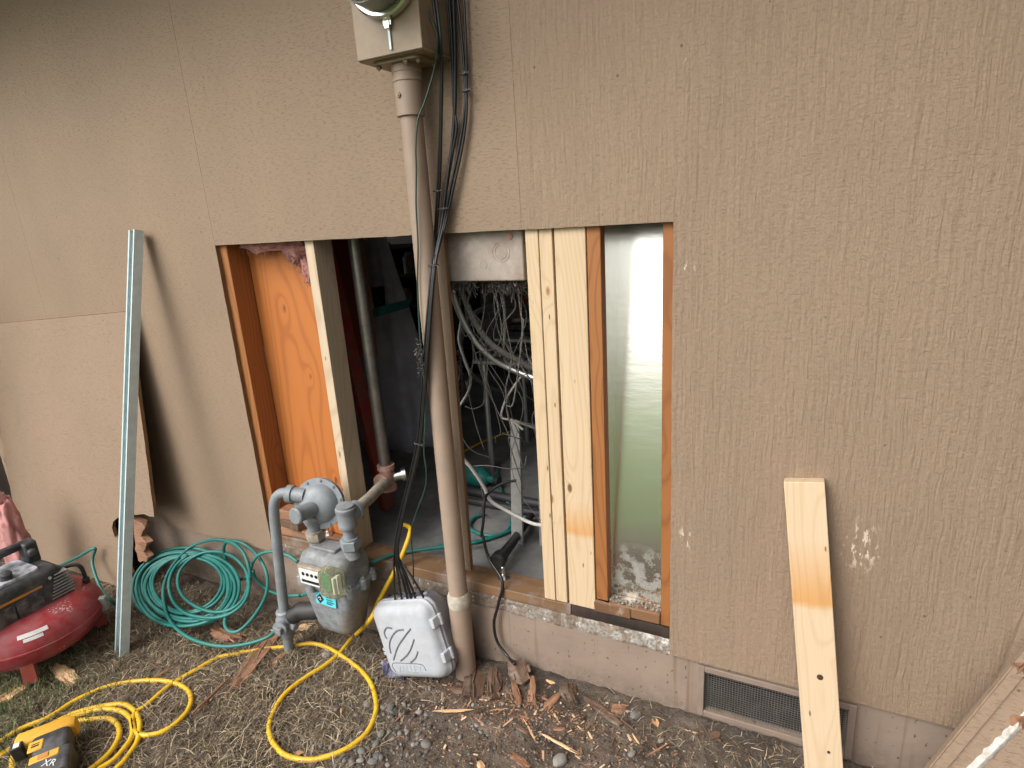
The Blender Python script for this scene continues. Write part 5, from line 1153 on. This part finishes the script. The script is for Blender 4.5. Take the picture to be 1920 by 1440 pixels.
# anchor bolts on the sill
for x, y, lb in ((1.046, 0.066, 'anchor bolt with nut on the sill left of the new studs'), (0.236, 0.085, 'anchor bolt with nut on the sill behind the gas meter')):
    b_ = thing('anchor_bolt', (x, y, 0.0825), lb, 'bolt', 'anchor bolts on the sill')
    obj('washer', MB().lathe([(0.021, 0.0), (0.021, 0.003)], (x, y, 0.083), n=20), M['steel_bolt'], b_)
    obj('nut', MB().lathe([(0.0125, 0.003), (0.0125, 0.015)], (x, y, 0.083), n=6), M['steel_bolt'], b_)
    obj('shank', MB().lathe([(0.0065, 0.0), (0.0065, 0.042), (0.005, 0.044)], (x, y, 0.083), n=12), M['steel_bolt'], b_)
# offcut blocks stacked on the sill in the left bay
for a, b, rz, lb, m in (((0.045, 0.015, 0.0835), (0.20, 0.085, 0.120), 4, 'lower wood block on the sill in the left bay', 'scrap'),
                        ((0.05, 0.01, 0.121), (0.165, 0.075, 0.158), -5, 'middle wood block of the stack in the left bay', 'scrap_dark'),
                        ((0.06, 0.012, 0.159), (0.155, 0.07, 0.20), 3, 'top wood block of the stack in the left bay', 'scrap')):
    c_ = Vector(((a[0]+b[0])/2, (a[1]+b[1])/2, 0))
    T = Matrix.Translation(c_) @ Matrix.Rotation(R(rz), 4, 'Z') @ Matrix.Translation(-c_)
    tag(obj('wood_block', MB().box(a, b, 0, T, 0.002), M[m], bevel=0.003), lb, 'wood block')

hm = thing('sledge_hammer', (0.99, 0.2, 0.0835), 'black handled hammer with its rounded end on the sill', 'hammer')
obj('handle', MB().tube([(0.955, 0.50, 0.085), (0.985, 0.28, 0.10), (1.003, 0.13, 0.112)], lambda t: 0.014+0.006*t, 14), M['black_rubber'], hm)
obj('head', MB().lathe([(0.020, 0), (0.027, 0.01), (0.029, 0.045), (0.022, 0.055)], (1.000, 0.15, 0.114), (0.1, -0.98, 0.02), 18), M['black_rubber'], hm)
tag(obj('steel_bar', MB().tube([(0.50, 0.62, 0.085), (1.25, 0.60, 0.085)], 0.020, 12), M['dark_things']), 'black bar lying across the floor inside, the farther one', 'bar')
tag(obj('steel_bar', MB().tube([(0.50, 0.55, 0.078), (1.25, 0.535, 0.078)], 0.016, 12), M['dark_things']), 'black bar lying across the floor inside, the nearer one', 'bar')
bt_ = thing('green_bottle', (0.54, 0.72, 0.06), 'dark teal bottle lying on the garage floor', 'bottle')
obj('body', MB().lathe([(0.0, 0), (0.045, 0.004), (0.05, 0.02), (0.05, 0.14), (0.03, 0.18), (0.016, 0.19), (0.016, 0.22)], (0.46, 0.74, 0.112), (1, -0.15, 0), 24), M['teal_plastic'], bt_)
obj('cap', MB().lathe([(0.019, 0), (0.019, 0.025)], (0.678, 0.708, 0.112), (1, -0.15, 0), 16), M['black_rubber'], bt_)
bkt = thing('metal_bracket', (1.02, 0.32, 0.06), 'bent grey sheet metal bracket standing on the floor inside', 'bracket')
obj('left_leg', MB().add([(0.945, 0.33, 0.062), (1.005, 0.31, 0.062), (1.03, 0.29, 0.565), (0.985, 0.31, 0.565), (0.945, 0.345, 0.062), (1.005, 0.325, 0.062), (1.03, 0.305, 0.565), (0.985, 0.325, 0.565)], [(0, 1, 2, 3), (7, 6, 5, 4), (0, 4, 5, 1), (1, 5, 6, 2), (2, 6, 7, 3), (3, 7, 4, 0)]), M['grey_sheet'], bkt, bevel=0.003)
obj('top', MB().add([(0.984, 0.31, 0.568), (1.03, 0.29, 0.568), (1.10, 0.33, 0.53), (1.06, 0.37, 0.53), (0.984, 0.31, 0.578), (1.03, 0.29, 0.578), (1.10, 0.33, 0.54), (1.06, 0.37, 0.54)], [(3, 2, 1, 0), (4, 5, 6, 7), (0, 1, 5, 4), (1, 2, 6, 5), (2, 3, 7, 6), (3, 0, 4, 7)]), M['grey_sheet'], bkt, bevel=0.002)
obj('right_leg', MB().add([(1.065, 0.33, 0.062), (1.085, 0.33, 0.062), (1.105, 0.335, 0.53), (1.08, 0.335, 0.53), (1.065, 0.37, 0.062), (1.085, 0.37, 0.062), (1.105, 0.37, 0.53), (1.08, 0.37, 0.53)], [(0, 1, 2, 3), (7, 6, 5, 4), (0, 4, 5, 1), (1, 5, 6, 2), (2, 6, 7, 3), (3, 7, 4, 0)]), M['grey_sheet'], bkt, bevel=0.002)
# slatted folding bench
be = thing('slatted_bench', (0.75, 1.1, 0.06), 'slatted folding bench with metal legs deep inside the garage', 'bench')
for k in range(7):
    y0 = 0.86+k*0.075
    obj('slat', MB().box((0.52, y0, 0.62+0.02*k), (1.3, y0+0.06, 0.637+0.02*k)), M['dark_things'] if k % 3 else M['grey_sheet'], be, bevel=0.002)
for x in (0.56, 0.83, 1.25):
    for y in (0.9, 1.32):
        obj('leg', MB().tube([(x, y, 0.06), (x, y, 0.62)], 0.014, 10), M['alu'], be)
# bicycle farther back
bi = thing('bicycle', (0.1, 2.1, 0.06), 'bicycle parked in the dark back of the garage', 'bicycle')
for x in (0.0, 1.0):
    w_ = MB(); rs = []
    for k in range(37):
        a = 2*math.pi*k/36
        rs.append([(x+(0.30+q)*math.cos(a), 2.1+h, 0.39+(0.30+q)*math.sin(a)) for q, h in ((-0.018, 0), (0, 0.018), (0.018, 0), (0, -0.018))])
    w_.rings(rs, False)
    wh = obj('wheel', w_, M['grey_sheet'], bi)
    sp_ = MB()
    for k in range(14):
        a = 2*math.pi*k/14
        sp_.tube([(x, 2.1, 0.39), (x+0.29*math.cos(a), 2.1, 0.39+0.29*math.sin(a))], 0.0015, 4)
    obj('spokes', sp_, M['alu'], wh)
fr_ = MB()
for a, b in (((0, 0.39), (0.32, 0.88)), ((0.32, 0.88), (0.86, 0.84)), ((0.86, 0.84), (0.48, 0.36)), ((0.48, 0.36), (0.30, 0.82)), ((0.0, 0.39), (0.48, 0.36)), ((0.82, 0.95), (1.0, 0.39))):
    fr_.tube([(a[0], 2.1, a[1]), (b[0], 2.1, b[1])], 0.016, 8)
obj('frame', fr_, M['red_paint'], bi)
obj('handlebar', MB().tube(spline([(0.74, 1.83, 0.98), (0.82, 2.0, 1.0), (0.82, 2.2, 1.0), (0.74, 2.37, 0.98)], 4), 0.012, 8), M['alu'], bi)
obj('saddle', MB().rings([[(0.22+k*0.08, 2.1+(0.08-0.018*k)*math.cos(a), 0.93+0.02*math.sin(a)) for a in np.linspace(0, 6.28, 10)[:-1]] for k in range(4)]), M['black_rubber'], bi)
# draped canvas
cv_ = MB(); rs = []
for k in range(15):
    t = k/14
    z = 1.30-1.235*t
    cx_ = -0.20+0.02*t; wd = 0.04+0.24*t**0.9
    ring = []
    for j in range(40):
        a = 2*math.pi*j/40
        f_ = 1+0.13*math.sin(7*a+2*t)*t+0.05*math.sin(13*a)
        ring.append((cx_+wd*f_*math.cos(a)*1.05, 1.15+wd*0.75*f_*math.sin(a), z))
    rs.append(ring)
cv_.rings(rs)
cvo = thing('folded_umbrella', (-0.19, 1.15, 0.06), 'pale grey canvas cover standing folded inside behind the gas pipe', 'canvas cover')
obj('canvas', cv_, M['cloth'], cvo, angle=180)
obj('strap', MB().box((-0.02, 0.86, 0.86), (0.02, 0.90, 0.98), 0, None, 0.01), M['black_rubber'], cvo)
obj('pole', MB().tube([(-0.2, 1.15, 1.29), (-0.2, 1.15, 1.6)], 0.02, 10), M['alu'], cvo)
# red ladder rail, brown panel, teal tray
ld = thing('red_ladder', (0.22, 0.45, 0.06), 'worn red ladder leaning inside beside the grey stud', 'ladder')
for dx, dy in ((0, 0), (-0.32, 0.35)):
    obj('rail', MB().add([(0.10+dx+q, 0.36+dy+w, z) if z > 1 else (0.285+dx+q, 0.36+dy+w, z) for z in (0.061, 1.5) for q, w in ((0, 0), (0.026, 0), (0.026, 0.07), (0, 0.07))], [(0, 1, 2, 3), (7, 6, 5, 4), (0, 4, 5, 1), (1, 5, 6, 2), (2, 6, 7, 3), (3, 7, 4, 0)]), M['red_paint'], ld, bevel=0.003)
for k in range(4):
    z = 0.3+0.3*k; x = 0.298-0.185*(z-0.06)/1.44
    obj('rung', MB().tube([(x, 0.395, z), (x-0.32, 0.74, z)], 0.013, 10), M['alu'], ld)
tag(obj('brown_panel', MB().box((0.02, 0.50, 0.72), (0.235, 0.53, 1.9), 0, None, 0.004), M['brown_board']), 'dark reddish brown board behind the grey stud', 'board')
tr_ = thing('teal_tray', (0.05, 0.72, 0.84), 'dark teal tray edge showing behind the gas pipe', 'tray')
obj('tray', MB().rings([[(0.03+u, 0.80+v, z+u*0.25) for u, v in rrect(w, l, 0.03)] for w, l, z in ((0.26, 0.22, 0.845), (0.30, 0.26, 0.885), (0.28, 0.24, 0.885), (0.25, 0.21, 0.855))]), M['teal_plastic'], tr_)
obj('foot', MB().tube([(-0.08, 0.86, 0.06), (-0.08, 0.86, 0.835)], 0.02, 10), M['dark_things'], tr_)
# shelf of dark clutter
tag(obj('pale_wall_patch', MB().box((-2.3, 3.4, 1.04), (-0.9, 3.42, 1.9)), M['drywall'], bevel=0.003), 'white panel standing in for the pale garage wall behind the dark shelf', 'board')  # panel added in place of the pale upper garage wall
se = thing('storage_shelf', (-1.1, 2.7, 0.06), 'black storage shelf full of dark clutter at the back of the garage', 'shelf')
for x in (-1.5, -0.62):
    obj('upright', MB().box((x, 2.55, 0.06), (x+0.03, 2.95, 1.12)), M['dark_things'], se)
obj('back_panel', MB().box((-1.468, 2.935, 0.06), (-0.622, 2.9485, 1.075)), M['dark_things'], se)
for z in (0.3, 0.6, 0.85, 1.08):
    obj('board', MB().box((-1.468, 2.551, z), (-0.622, 2.934, z+0.02)), M['dark_things'], se)
rb_ = random.Random(12)
for k in range(12):
    z = rb_.choice((0.321, 0.621, 0.871)); x = -1.44+rb_.random()*0.7; w_ = rb_.uniform(0.04, 0.10); h_ = rb_.uniform(0.08, 0.19)
    m_ = rb_.choice([M['dark_things'], M['dark_things'], M['grey_sheet'], M['red_paint'], M['white_box']])
    mb = MB()
    if rb_.random() < 0.5:
        mb.lathe([(w_*0.5, 0), (w_*0.5, h_*0.75), (w_*0.3, h_*0.85), (w_*0.3, h_)], (x, 2.62, z), n=14)
    else:
        mb.box((x-w_/2, 2.58, z), (x+w_/2, 2.7, z+h_))
    tag(obj('container', mb, m_, bevel=0.002), 'small container on the black storage shelf at the back', 'container', 'containers on the dark shelf')
cb = thing('wire_crate', (-0.4, 1.6, 0.06), 'white plastic lattice crate on the garage floor', 'crate')
cr2 = MB()
for k in range(10):
    x = -0.62+k*0.05
    cr2.box((x, 1.50, 0.06), (x+0.012, 1.512, 0.42)); cr2.box((x, 1.85, 0.06), (x+0.012, 1.862, 0.42))
for k in range(8):
    z = 0.06+k*0.05
    cr2.box((-0.62, 1.497, z), (-0.158, 1.4999, z+0.012)); cr2.box((-0.1575, 1.5, z), (-0.150, 1.862, z+0.012))
obj('lattice', cr2, M['white_box'], cb)
obj('rim', MB().box((-0.63, 1.485, 0.42), (-0.14, 1.4965, 0.45)).box((-0.1495, 1.4966, 0.42), (-0.14, 1.87, 0.45)), M['white_box'], cb)

# ------------------------------------------------------------------ stones, scraps, litter
def stone_mesh(seed):
    bm = bmesh.new(); bmesh.ops.create_icosphere(bm, subdivisions=3, radius=1.0)
    for v in bm.verts:
        p = v.co.copy()
        k = 1+0.16*mnoise.fractal(p*0.9+Vector((seed*5, 0, 0)), 0.8, 2.0, 3)
        v.co = p*k
    me = bpy.data.meshes.new('stone'); bm.to_mesh(me); bm.free()
    me.polygons.foreach_set('use_smooth', [True]*len(me.polygons))
    me.materials.append(M['stone'])
    return me
SMS = [stone_mesh(k) for k in range(6)]
rs_ = random.Random(5)
big = {16: 'pale rounded stone inside the top of the yellow hose loop', 37: 'smooth dark grey stone alone on the soil below the wood splinters', 38: 'grey stone against the foundation right of the wood scraps', 39: 'half buried grey stone on the bare soil below the vent end'}
for i, (x, y, r_) in enumerate(P['stones']):
    o_ = link(bpy.data.objects.new('stone', SMS[i % 6]))
    o_.location = (x, y, ground_z(x, y)+ground_bump(x, y)+r_*0.28)
    o_.rotation_euler = (rs_.uniform(-0.2, 0.2), rs_.uniform(-0.2, 0.2), rs_.uniform(0, 6.28))
    o_.scale = (r_*1.12, r_*rs_.uniform(0.68, 0.85), r_*rs_.uniform(0.5, 0.65))
    if i in big: tag(o_, big[i], 'stone', 'single stones')
    elif x < 0.35: tag(o_, 'small grey pebble in the dead grass left of the yellow hose loop', 'stone', 'pebbles in the dead grass')
    elif (x-0.55)**2*6+(y+0.36)**2*6 < 0.25 and x < 0.72: tag(o_, 'grey river pebble lying inside the yellow hose loop', 'stone', 'pebbles inside the hose loop')
    elif x < 0.98: tag(o_, 'smooth grey river pebble in the cluster right of the yellow hose loop', 'stone', 'pebble cluster right of the hose loop')
    else: tag(o_, 'grey pebble scattered among the wood chips below the terminal box', 'stone', 'pebbles among the wood chips')

def scrap(a, b, w, th, seed, mat, lift=0.0, M_=None):
    """a splintered length of wood with torn ends"""
    r_ = random.Random(seed)
    L_ = (Vector(b)-Vector(a)).length
    prof = [(-1, -0.6), (-0.9, 0.7), (-0.3, 1.0+r_.uniform(-0.2, 0.3)), (0.4, 0.9+r_.uniform(-0.3, 0.3)), (1, 0.5), (0.95, -0.7), (0, -1)]
    rs = []
    n_ = 7
    for k in range(n_):
        t = k/(n_-1)
        s_ = 1-0.55*max(0, (t-0.65)/0.35)*r_.random()-0.55*max(0, (0.3-t)/0.3)*r_.random()
        rs.append([(L_*(t-0.5)+(r_.uniform(-0.3, 0.3)*min(L_, 0.09) if k in (0, n_-1) else 0), u*w*0.5*s_*r_.uniform(0.8, 1.12), v*th*0.5*s_*r_.uniform(0.85, 1.12)) for u, v in prof])
    me = MB().rings(rs)
    for k in range(7 if w > 0.02 else 0):         # torn slivers standing off the grain
        sl_ = L_*r_.uniform(0.25, 0.6); x0 = r_.uniform(-0.55, 0.5)*L_; y0 = r_.uniform(-0.5, 0.45)*w; z0 = th*r_.uniform(0.25, 0.5)
        sw = w*r_.uniform(0.03, 0.10)
        me.box((x0, y0, z0), (x0+sl_, y0+sw, z0+th*r_.uniform(0.1, 0.3)), 0, Matrix.Rotation(r_.gauss(0, 0.10), 4, 'Z') @ Matrix.Rotation(r_.gauss(0, 0.07), 4, 'Y'), sw*0.3)
    c_ = (Vector(a)+Vector(b))*0.5; d_ = Vector(b)-Vector(a)
    o_ = obj('wood_scrap', me, mat, smooth=False)
    o_.location = (c_.x, c_.y, max(a[2], b[2], c_.z)+lift)
    o_.rotation_euler = (r_.uniform(-0.25, 0.25), -math.atan2(d_.z, math.hypot(d_.x, d_.y)), math.atan2(d_.y, d_.x))
    return o_
lab = {0: ('broad rotten board chunk at the foot of the conduit, its left half', 'scrap_dark', 0.035), 1: ('broad rotten board chunk at the foot of the conduit, its right half', 'scrap_dark', 0.03),
       2: ('upright orange splinter right of the rotten board chunk', 'scrap', 0.03), 3: ('short orange splinter standing by the crumbled end-grain block', 'scrap', 0.03), 4: ('crumbled brown end-grain block against the foundation', 'scrap_dark', 0.05),
       5: ('small pale block close to the foundation', 'scrap_pale', 0.02), 6: ('orange splinter slanting below the yellowish chunk', 'scrap', 0.012), 7: ('yellowish rotten chunk under the foundation wall', 'scrap_dark', 0.03),
       8: ('long weathered wedge of wood at the right of the scrap pile', 'scrap_dark', 0.022), 9: ('pinkish block next to the long weathered wedge', 'scrap', 0.025), 10: ('thin pale stick lying alone on the bare soil', 'scrap_pale', 0.004),
       18: ('long reddish split board by the gas pipe foot', 'scrap', 0.025), 19: ('curled reddish splinter by the gas pipe foot', 'scrap', 0.01), 20: ('pale pinkish block in front of the teal hose coil', 'scrap', 0.035), 21: ('thin pale splinter right of the terminal box', 'scrap_pale', 0.004),
       22: ('grey weathered chip below the terminal box', 'scrap_dark', 0.006), 25: ('long pale board edge under the compressor', 'scrap_pale', 0.03), 26: ('grey wood wedge under the compressor tank', 'scrap_pale', 0.02), 13: ('dark flat chip in the middle of the wood litter', 'scrap_dark', 0.008), 14: ('pale flat chip near the bottom of the picture', 'scrap', 0.004)}
for i, (ax, ay, bx_, by, w) in enumerate(P['scraps']):
    lb, m_, lift = lab.get(i, ('thin wood splinter in the litter near the wall', 'scrap_pale' if i % 2 else 'scrap', 0.003))
    za = ground_z(ax, ay)+ground_bump(ax, ay); zb_ = ground_z(bx_, by)+ground_bump(bx_, by)
    ay = min(ay, -0.02); by = min(by, -0.02)
    tilt = {2: 0.01, 3: 0.01, 4: 0.02}.get(i, 0.0)
    o_ = scrap((ax, ay, za+tilt), (bx_, by, zb_), max(w, 0.006), min(max(w*0.35, 0.005), 0.018), 100+i, M[m_], lift*0.25)
    tag(o_, lb, 'wood scrap', 'wood splinters in the litter' if i not in lab else None)

def strands(name, spec, mat, label, cat):
    """thin bent blades; spec: list of (x, y, z, length, width, lift, tint)"""
    V_ = []; F_ = []; T_ = []
    for (x, y, z, ln, wd, lift, tint, az) in spec:
        d_ = Vector((math.cos(az), math.sin(az), 0)); s_ = Vector((-d_.y, d_.x, random.uniform(-0.6, 0.6))).normalized()*wd
        bend = random.uniform(-0.5, 0.5)
        p = Vector((x, y, z)); o_ = len(V_)
        for k in range(4):
            t = k/3
            q = p+d_*ln*t+Vector((-d_.y, d_.x, 0))*ln*bend*t*t+Vector((0, 0, lift*math.sin(t*2.4)))
            w_ = 1-0.75*t
            V_ += [tuple(q-s_*w_), tuple(q+s_*w_)]
            T_ += [tint, tint]
        F_ += [(o_+2*k, o_+2*k+1, o_+2*k+3, o_+2*k+2) for k in range(3)]
    me = bpy.data.meshes.new(name); me.from_pydata(V_, [], F_)
    at = me.attributes.new('tint', 'FLOAT', 'POINT'); at.data.foreach_set('value', T_)
    me.materials.append(mat); me.update()
    return stuff(link(bpy.data.objects.new(name, me)), label, cat)
def gnd(x, y):
    return ground_z(x, y)+ground_bump(x, y)
def straw_density(x, y):
    d = 1.0 if x < 0.55 else max(0.0, 1-(x-0.55)/0.35)
    d *= 0.55+0.9*max(0, 0.5+fbm(x, y, 4, 3))
    if x > 1.4: d = max(d, 0.75*max(0, 1-abs(y+0.03)/0.09))
    return d
sp_ = []
while len(sp_) < 34000:
    x = random.uniform(-1.15, 2.3); y = random.uniform(-1.15, 0.0)
    if random.random() > straw_density(x, y): continue
    ln = random.uniform(0.015, 0.07)
    sp_.append((x, y, gnd(x, y)+0.001, ln, random.uniform(0.0006, 0.0015), random.uniform(0.002, 0.018), min(1, random.random()**1.5+0.05), random.uniform(0, 6.28)))
strands('dead_grass', sp_, M['straw'], 'dry dead grass matted over the soil', 'grass')
sp_ = []
while len(sp_) < 8000:
    x = random.uniform(-1.1, 0.3); y = random.uniform(-1.2, -0.35)
    d = max(0, min(1, (-y-0.45)*1.6))*max(0, min(1, (0.05-x)*1.6))
    if random.random() > d*(0.3+1.2*max(0, 0.4+fbm(x+3, y, 5, 3))): continue
    sp_.append((x, y, gnd(x, y), random.uniform(0.012, 0.035), random.uniform(0.0008, 0.0016), random.uniform(0.012, 0.045), random.random(), random.uniform(0, 6.28)))
strands('green_grass', sp_, M['grass'], 'short green grass in the lower left corner', 'grass')

def bits(name, n, fn, mat, label, cat, kind):
    V_ = []; F_ = []; T_ = []
    r_ = random.Random(len(name))
    for k in range(n):
        x, y, s_ = fn(r_)
        if y > -0.005: continue
        z = gnd(x, y)
        if kind == 'chip':
            e = (s_*r_.uniform(0.6, 2.2), s_*r_.uniform(0.2, 0.45), s_*r_.uniform(0.06, 0.15))
        else:
            e = (s_, s_*r_.uniform(0.6, 0.9), s_*r_.uniform(0.45, 0.7))
        Mx = Matrix.Translation((x, y, z+e[2]*0.35)) @ Euler((r_.gauss(0, 0.25), r_.gauss(0, 0.25), r_.uniform(0, 6.28))).to_matrix().to_4x4()
        o_ = len(V_)
        if kind == 'chip':
            loc = [Vector((a*e[0]*r_.uniform(0.7, 1), b*e[1]*r_.uniform(0.5, 1), c*e[2])) for c in (-1, 1) for b in (-1, 1) for a in (-1, 1)]
            fs = [(0, 2, 3, 1), (4, 5, 7, 6), (0, 1, 5, 4), (2, 6, 7, 3), (0, 4, 6, 2), (1, 3, 7, 5)]
        else:
            loc = []; fs = []
            for j, (zz, rr) in enumerate(((-0.9, 0.3), (-0.4, 0.9), (0.25, 0.95), (0.85, 0.45))):
                for q in range(7):
                    a = 2*math.pi*q/7
                    loc.append(Vector((math.cos(a)*rr*e[0]*r_.uniform(0.88, 1.1), math.sin(a)*rr*e[1]*r_.uniform(0.88, 1.1), zz*e[2])))
            for j in range(3):
                for q in range(7):
                    fs.append((j*7+q, j*7+(q+1) % 7, (j+1)*7+(q+1) % 7, (j+1)*7+q))
            fs += [tuple(range(6, -1, -1)), tuple(range(21, 28))]
        V_ += [tuple(Mx @ p) for p in loc]
        F_ += [tuple(o_+i for i in f) for f in fs]
        t_ = r_.random()**1.3
        T_ += [t_]*len(loc)
    me = bpy.data.meshes.new(name); me.from_pydata(V_, [], F_)
    at = me.attributes.new('tint', 'FLOAT', 'POINT'); at.data.foreach_set('value', T_)
    me.materials.append(mat)
    if kind != 'chip': me.polygons.foreach_set('use_smooth', [True]*len(me.polygons))
    me.update()
    return stuff(link(bpy.data.objects.new(name, me)), label, cat)
def chip_at(r_):
    if r_.random() < 0.55:
        x = r_.gauss(1.15, 0.25); y = -abs(r_.gauss(0.0, 0.12))-0.01
    else:
        x = r_.uniform(0.75, 2.1); y = -r_.random()**1.4*0.55-0.01
    return x, y, r_.uniform(0.0012, 0.005)*(2.4 if r_.random() < 0.08 else 1)
bits('wood_litter', 9000, chip_at, M['chips'], 'reddish wood chips and splinters strewn under the opening', 'litter', 'chip')
def grav_at(r_):
    k = r_.random()
    if k < 0.45: x, y = r_.gauss(0.80, 0.10), r_.gauss(-0.36, 0.10)
    elif k < 0.75: x, y = r_.uniform(-0.1, 0.75), r_.uniform(-0.7, -0.25)
    else: x, y = r_.uniform(0.6, 2.0), -r_.random()*0.5-0.03
    return x, y, r_.uniform(0.004, 0.011)
bits('gravel', 330, grav_at, M['pebbles'], 'small grey gravel mixed into the soil', 'gravel', 'stone')
def crumb_at(r_):
    x, y = r_.uniform(-0.7, 2.15), -r_.random()**1.2*0.85-0.01
    return x, y, r_.uniform(0.0015, 0.006)*(1.6 if r_.random() < 0.1 else 1)
bits('soil_crumbs', 5200, crumb_at, M['soil_crumb'], 'loose dark soil crumbs over the ground', 'soil', 'stone')
def pile_at(r_):
    x = r_.gauss(1.16, 0.14); y = -abs(r_.gauss(0.0, 0.05))-0.012
    return x, y, r_.uniform(0.006, 0.014)
bits('bark_pile', 420, pile_at, M['chips'], 'heap of broken reddish wood bits against the foundation', 'litter', 'chip')
# dry leaves
V_ = []; F_ = []; T_ = []
r_ = random.Random(31)
spots = [(1.60, -0.06, 0.026, 1.0), (0.13, -0.22, 0.05, 0.1), (0.10, -0.18, 0.04, 0.2)]
for k in range(46):
    if k % 2: spots.append((r_.uniform(1.65, 2.25), -abs(r_.gauss(0, 0.05))-0.02, r_.uniform(0.012, 0.03), r_.random()*0.7))
    else: spots.append((r_.uniform(-0.3, 0.9), r_.uniform(-0.7, -0.05), r_.uniform(0.010, 0.024), r_.random()*0.8))
for x, y, s_, t_ in spots:
    az = r_.uniform(0, 6.28); o_ = len(V_)
    z = gnd(x, y)+0.004
    for k in range(5):
        u = (k/4-0.5)*2; w_ = s_*0.42*(1-u*u*0.85)
        for q in (-1, 0, 1):
            p = Vector((u*s_*0.7, q*w_, abs(q)*w_*0.45+r_.uniform(0, 0.15)*s_))
            p.rotate(Euler((r_.gauss(0, 0.05), 0, az)))
            V_.append((x+p.x, y+p.y, z+p.z)); T_.append(t_)
    for k in range(4):
        for q in range(2):
            a = o_+k*3+q
            F_.append((a, a+1, a+4, a+3))
me = bpy.data.meshes.new('dry_leaves'); me.from_pydata(V_, [], F_)
at = me.attributes.new('tint', 'FLOAT', 'POINT'); at.data.foreach_set('value', T_)
me.materials.append(M['leaf']); me.polygons.foreach_set('use_smooth', [True]*len(me.polygons)); me.update()
stuff(link(bpy.data.objects.new('dry_leaves', me)), 'dry brown leaves scattered along the foundation', 'leaves')
# white paint crumbs on the soil
for (x, y, s_, lb) in ((1.52, -0.045, 0.018, 'white flake of paint on the soil near the vent'), (1.44, -0.045, 0.014, 'white flake of paint beside the pinkish block'), (1.20, -0.05, 0.010, 'small white crumb under the little pale block')):
    mb = MB()
    for k in range(5):
        q = s_*0.4
        mb.box((-q, -q*0.7, -q*0.3), (q, q*0.7, q*0.4), 0, Matrix.Translation((x+random.gauss(0, s_*0.4), y+random.gauss(0, s_*0.25), gnd(x, y)+s_*0.35)) @ Euler((random.random(), random.random(), random.random()*3)).to_matrix().to_4x4(), q*0.3)
    tag(obj('paint_flake', mb, M['white_crumb'], smooth=False), lb, 'paint flake')
# snack bag behind the terminal box
bg_ = MB(); rs = []
for k in range(9):
    t = k/8
    rs.append([(0.655+0.085*t+0.01*math.sin(k), -0.16+0.03*math.cos(a)*math.sin(math.pi*t+0.2)+0.004*math.sin(5*a+k), -0.235+0.035*math.sin(a)*(0.6+0.4*math.sin(3*t+a))) for a in np.linspace(0, 6.283, 15)[:-1]])
bg_.rings(rs)
tag(obj('crumpled_wrapper', bg_, plain('dark_purple_wrapper', (0.035, 0.03, 0.07), 0.35, 0, 0.5, 50, 0.4, 60, 0.006, dirt=(0.5, 0.5, 0.55), dirt_amt=0.5)), 'crumpled dark purple wrapper behind the terminal box', 'wrapper')
